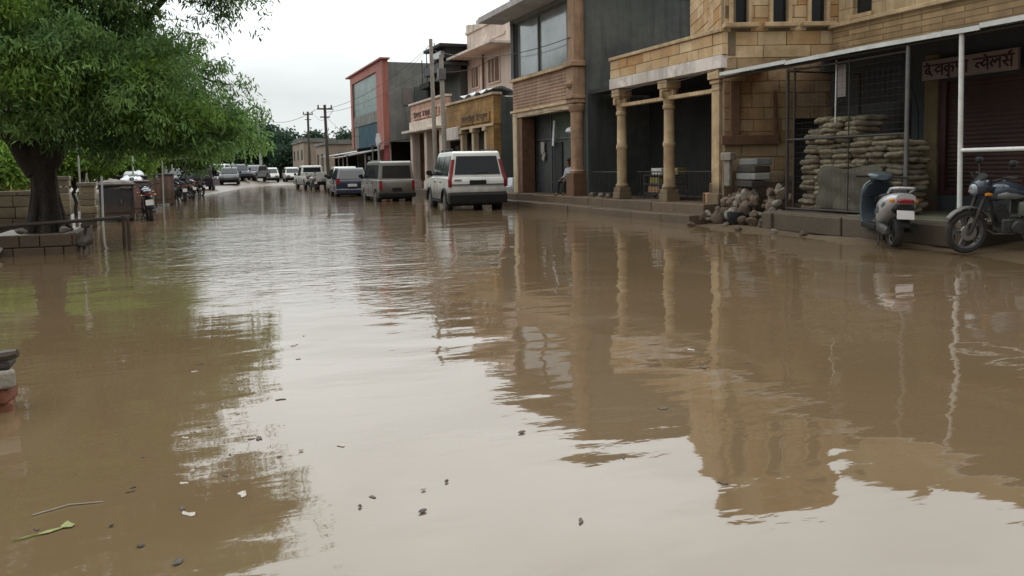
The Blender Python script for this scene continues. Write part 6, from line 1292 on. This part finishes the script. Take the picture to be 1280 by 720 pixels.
random.seed(21)
bits = []
for k in range(4):
    mb = MB(); r = .010 + .004 * k; vs_ = []; n = 9
    for i in range(n):
        a = 2 * pi * i / n; q = r * random.uniform(.45, 1.25); vs_.append((cos(a) * q * 1.7, sin(a) * q * .8, .002 + random.uniform(0, .002)))
    vs_ += [(v[0] * .9, v[1] * .9, -.002) for v in vs_]
    mb.add(vs_, [tuple(range(n)), tuple(range(2 * n - 1, n - 1, -1))] + [(i, (i + 1) % n, n + (i + 1) % n, n + i) for i in range(n)], .5); bits.append(mb.build('leaf_bit', M['litter_dark' if k < 3 else 'litter_pale']))
first = list(bits)
for k in range(34):
    c_ = random.choice(((-.1, 3.4), (.15, 3.9), (.35, 4.6), (.9, 3.0), (1.9, 3.2), (.2, 6.0), (3.0, 4.4)))
    put(bits, first, 'leaf_bit', (c_[0] + random.gauss(0, .35), c_[1] + random.gauss(0, .5), .001), (0, 0, random.uniform(0, 6)), 'tiny soaked leaf bit drifting on the brown water', 'litter', 'leaf bits drifting on the water', (random.uniform(.5, 1.1),) * 3)
mb = MB(); mb.tube([(-.62, 3.45, .004), (-.5, 3.5, .005), (-.38, 3.48, .003)], .003, 5); tag(mb.build('straw', M['pole_c']), 'thin straw floating above the leafy twig', 'straw')
# cables and pipes fixed to the shop fronts
def facade_line(name, pts, r, m, label, cat): tag(MB().tube(pts, r, 6).build(name, M[m], smooth_angle=180), label, cat)
facade_line('wall_cable', [(10.58, 26.4, 3.1), (10.57, 24.8, 3.02), (10.57, 23.2, 3.06), (10.5, 21.95, 3.0)], .009, 'cable', 'black cable sagging under the brown band of the tall grey shop', 'cable')
facade_line('wall_cable', [(10.56, 14.5, 3.3), (10.55, 15.8, 3.22), (10.55, 17.3, 3.27), (10.56, 19.2, 3.2)], .008, 'cable', 'black cable slung along the white band of the portico', 'cable')
facade_line('wall_cable', [(12.6, 13.3, 3.4), (12.55, 11.4, 3.3), (12.5, 11.0, 2.2), (12.5, 10.98, 1.5)], .008, 'cable', 'black cable dropping beside the left pilaster of the shutter shop', 'cable')
tag(MB().rbox((12.48, 10.98, 1.4), (.06, .16, .22)).build('meter_box', M['grey_metal'], bevel=.008), 'grey meter box on the left pilaster of the shutter shop', 'box')

for (x, y, h, l_) in ((-1.75, 29.0, 2.0, 'thin pale post between the faded red and the farther dark kiosk'), (-1.0, 33.5, 1.9, 'thin pale post just before the brown kiosk'), (-2.1, 22.6, 1.25, 'short pale post in front of the dark metal kiosk'), (-.75, 38.4, 1.7, 'thin pale post just behind the brown kiosk')):
    tag(MB().tube([(x, y, -.2), (x + .03, y, h)], .028, 6).build('thin_post', M['pole_white']), l_, 'post')
wire((9.85, 32.2, 5.9), (8.0, 50.5, 4.9), .45, 'lower wire from the shorter concrete pole to the wooden pole', .010)
wire((10.0, 34.2, 6.75), (11.6, 47.84, 6.9), .3, 'wire from the taller concrete pole to the grey wall of the red fronted building', .010)
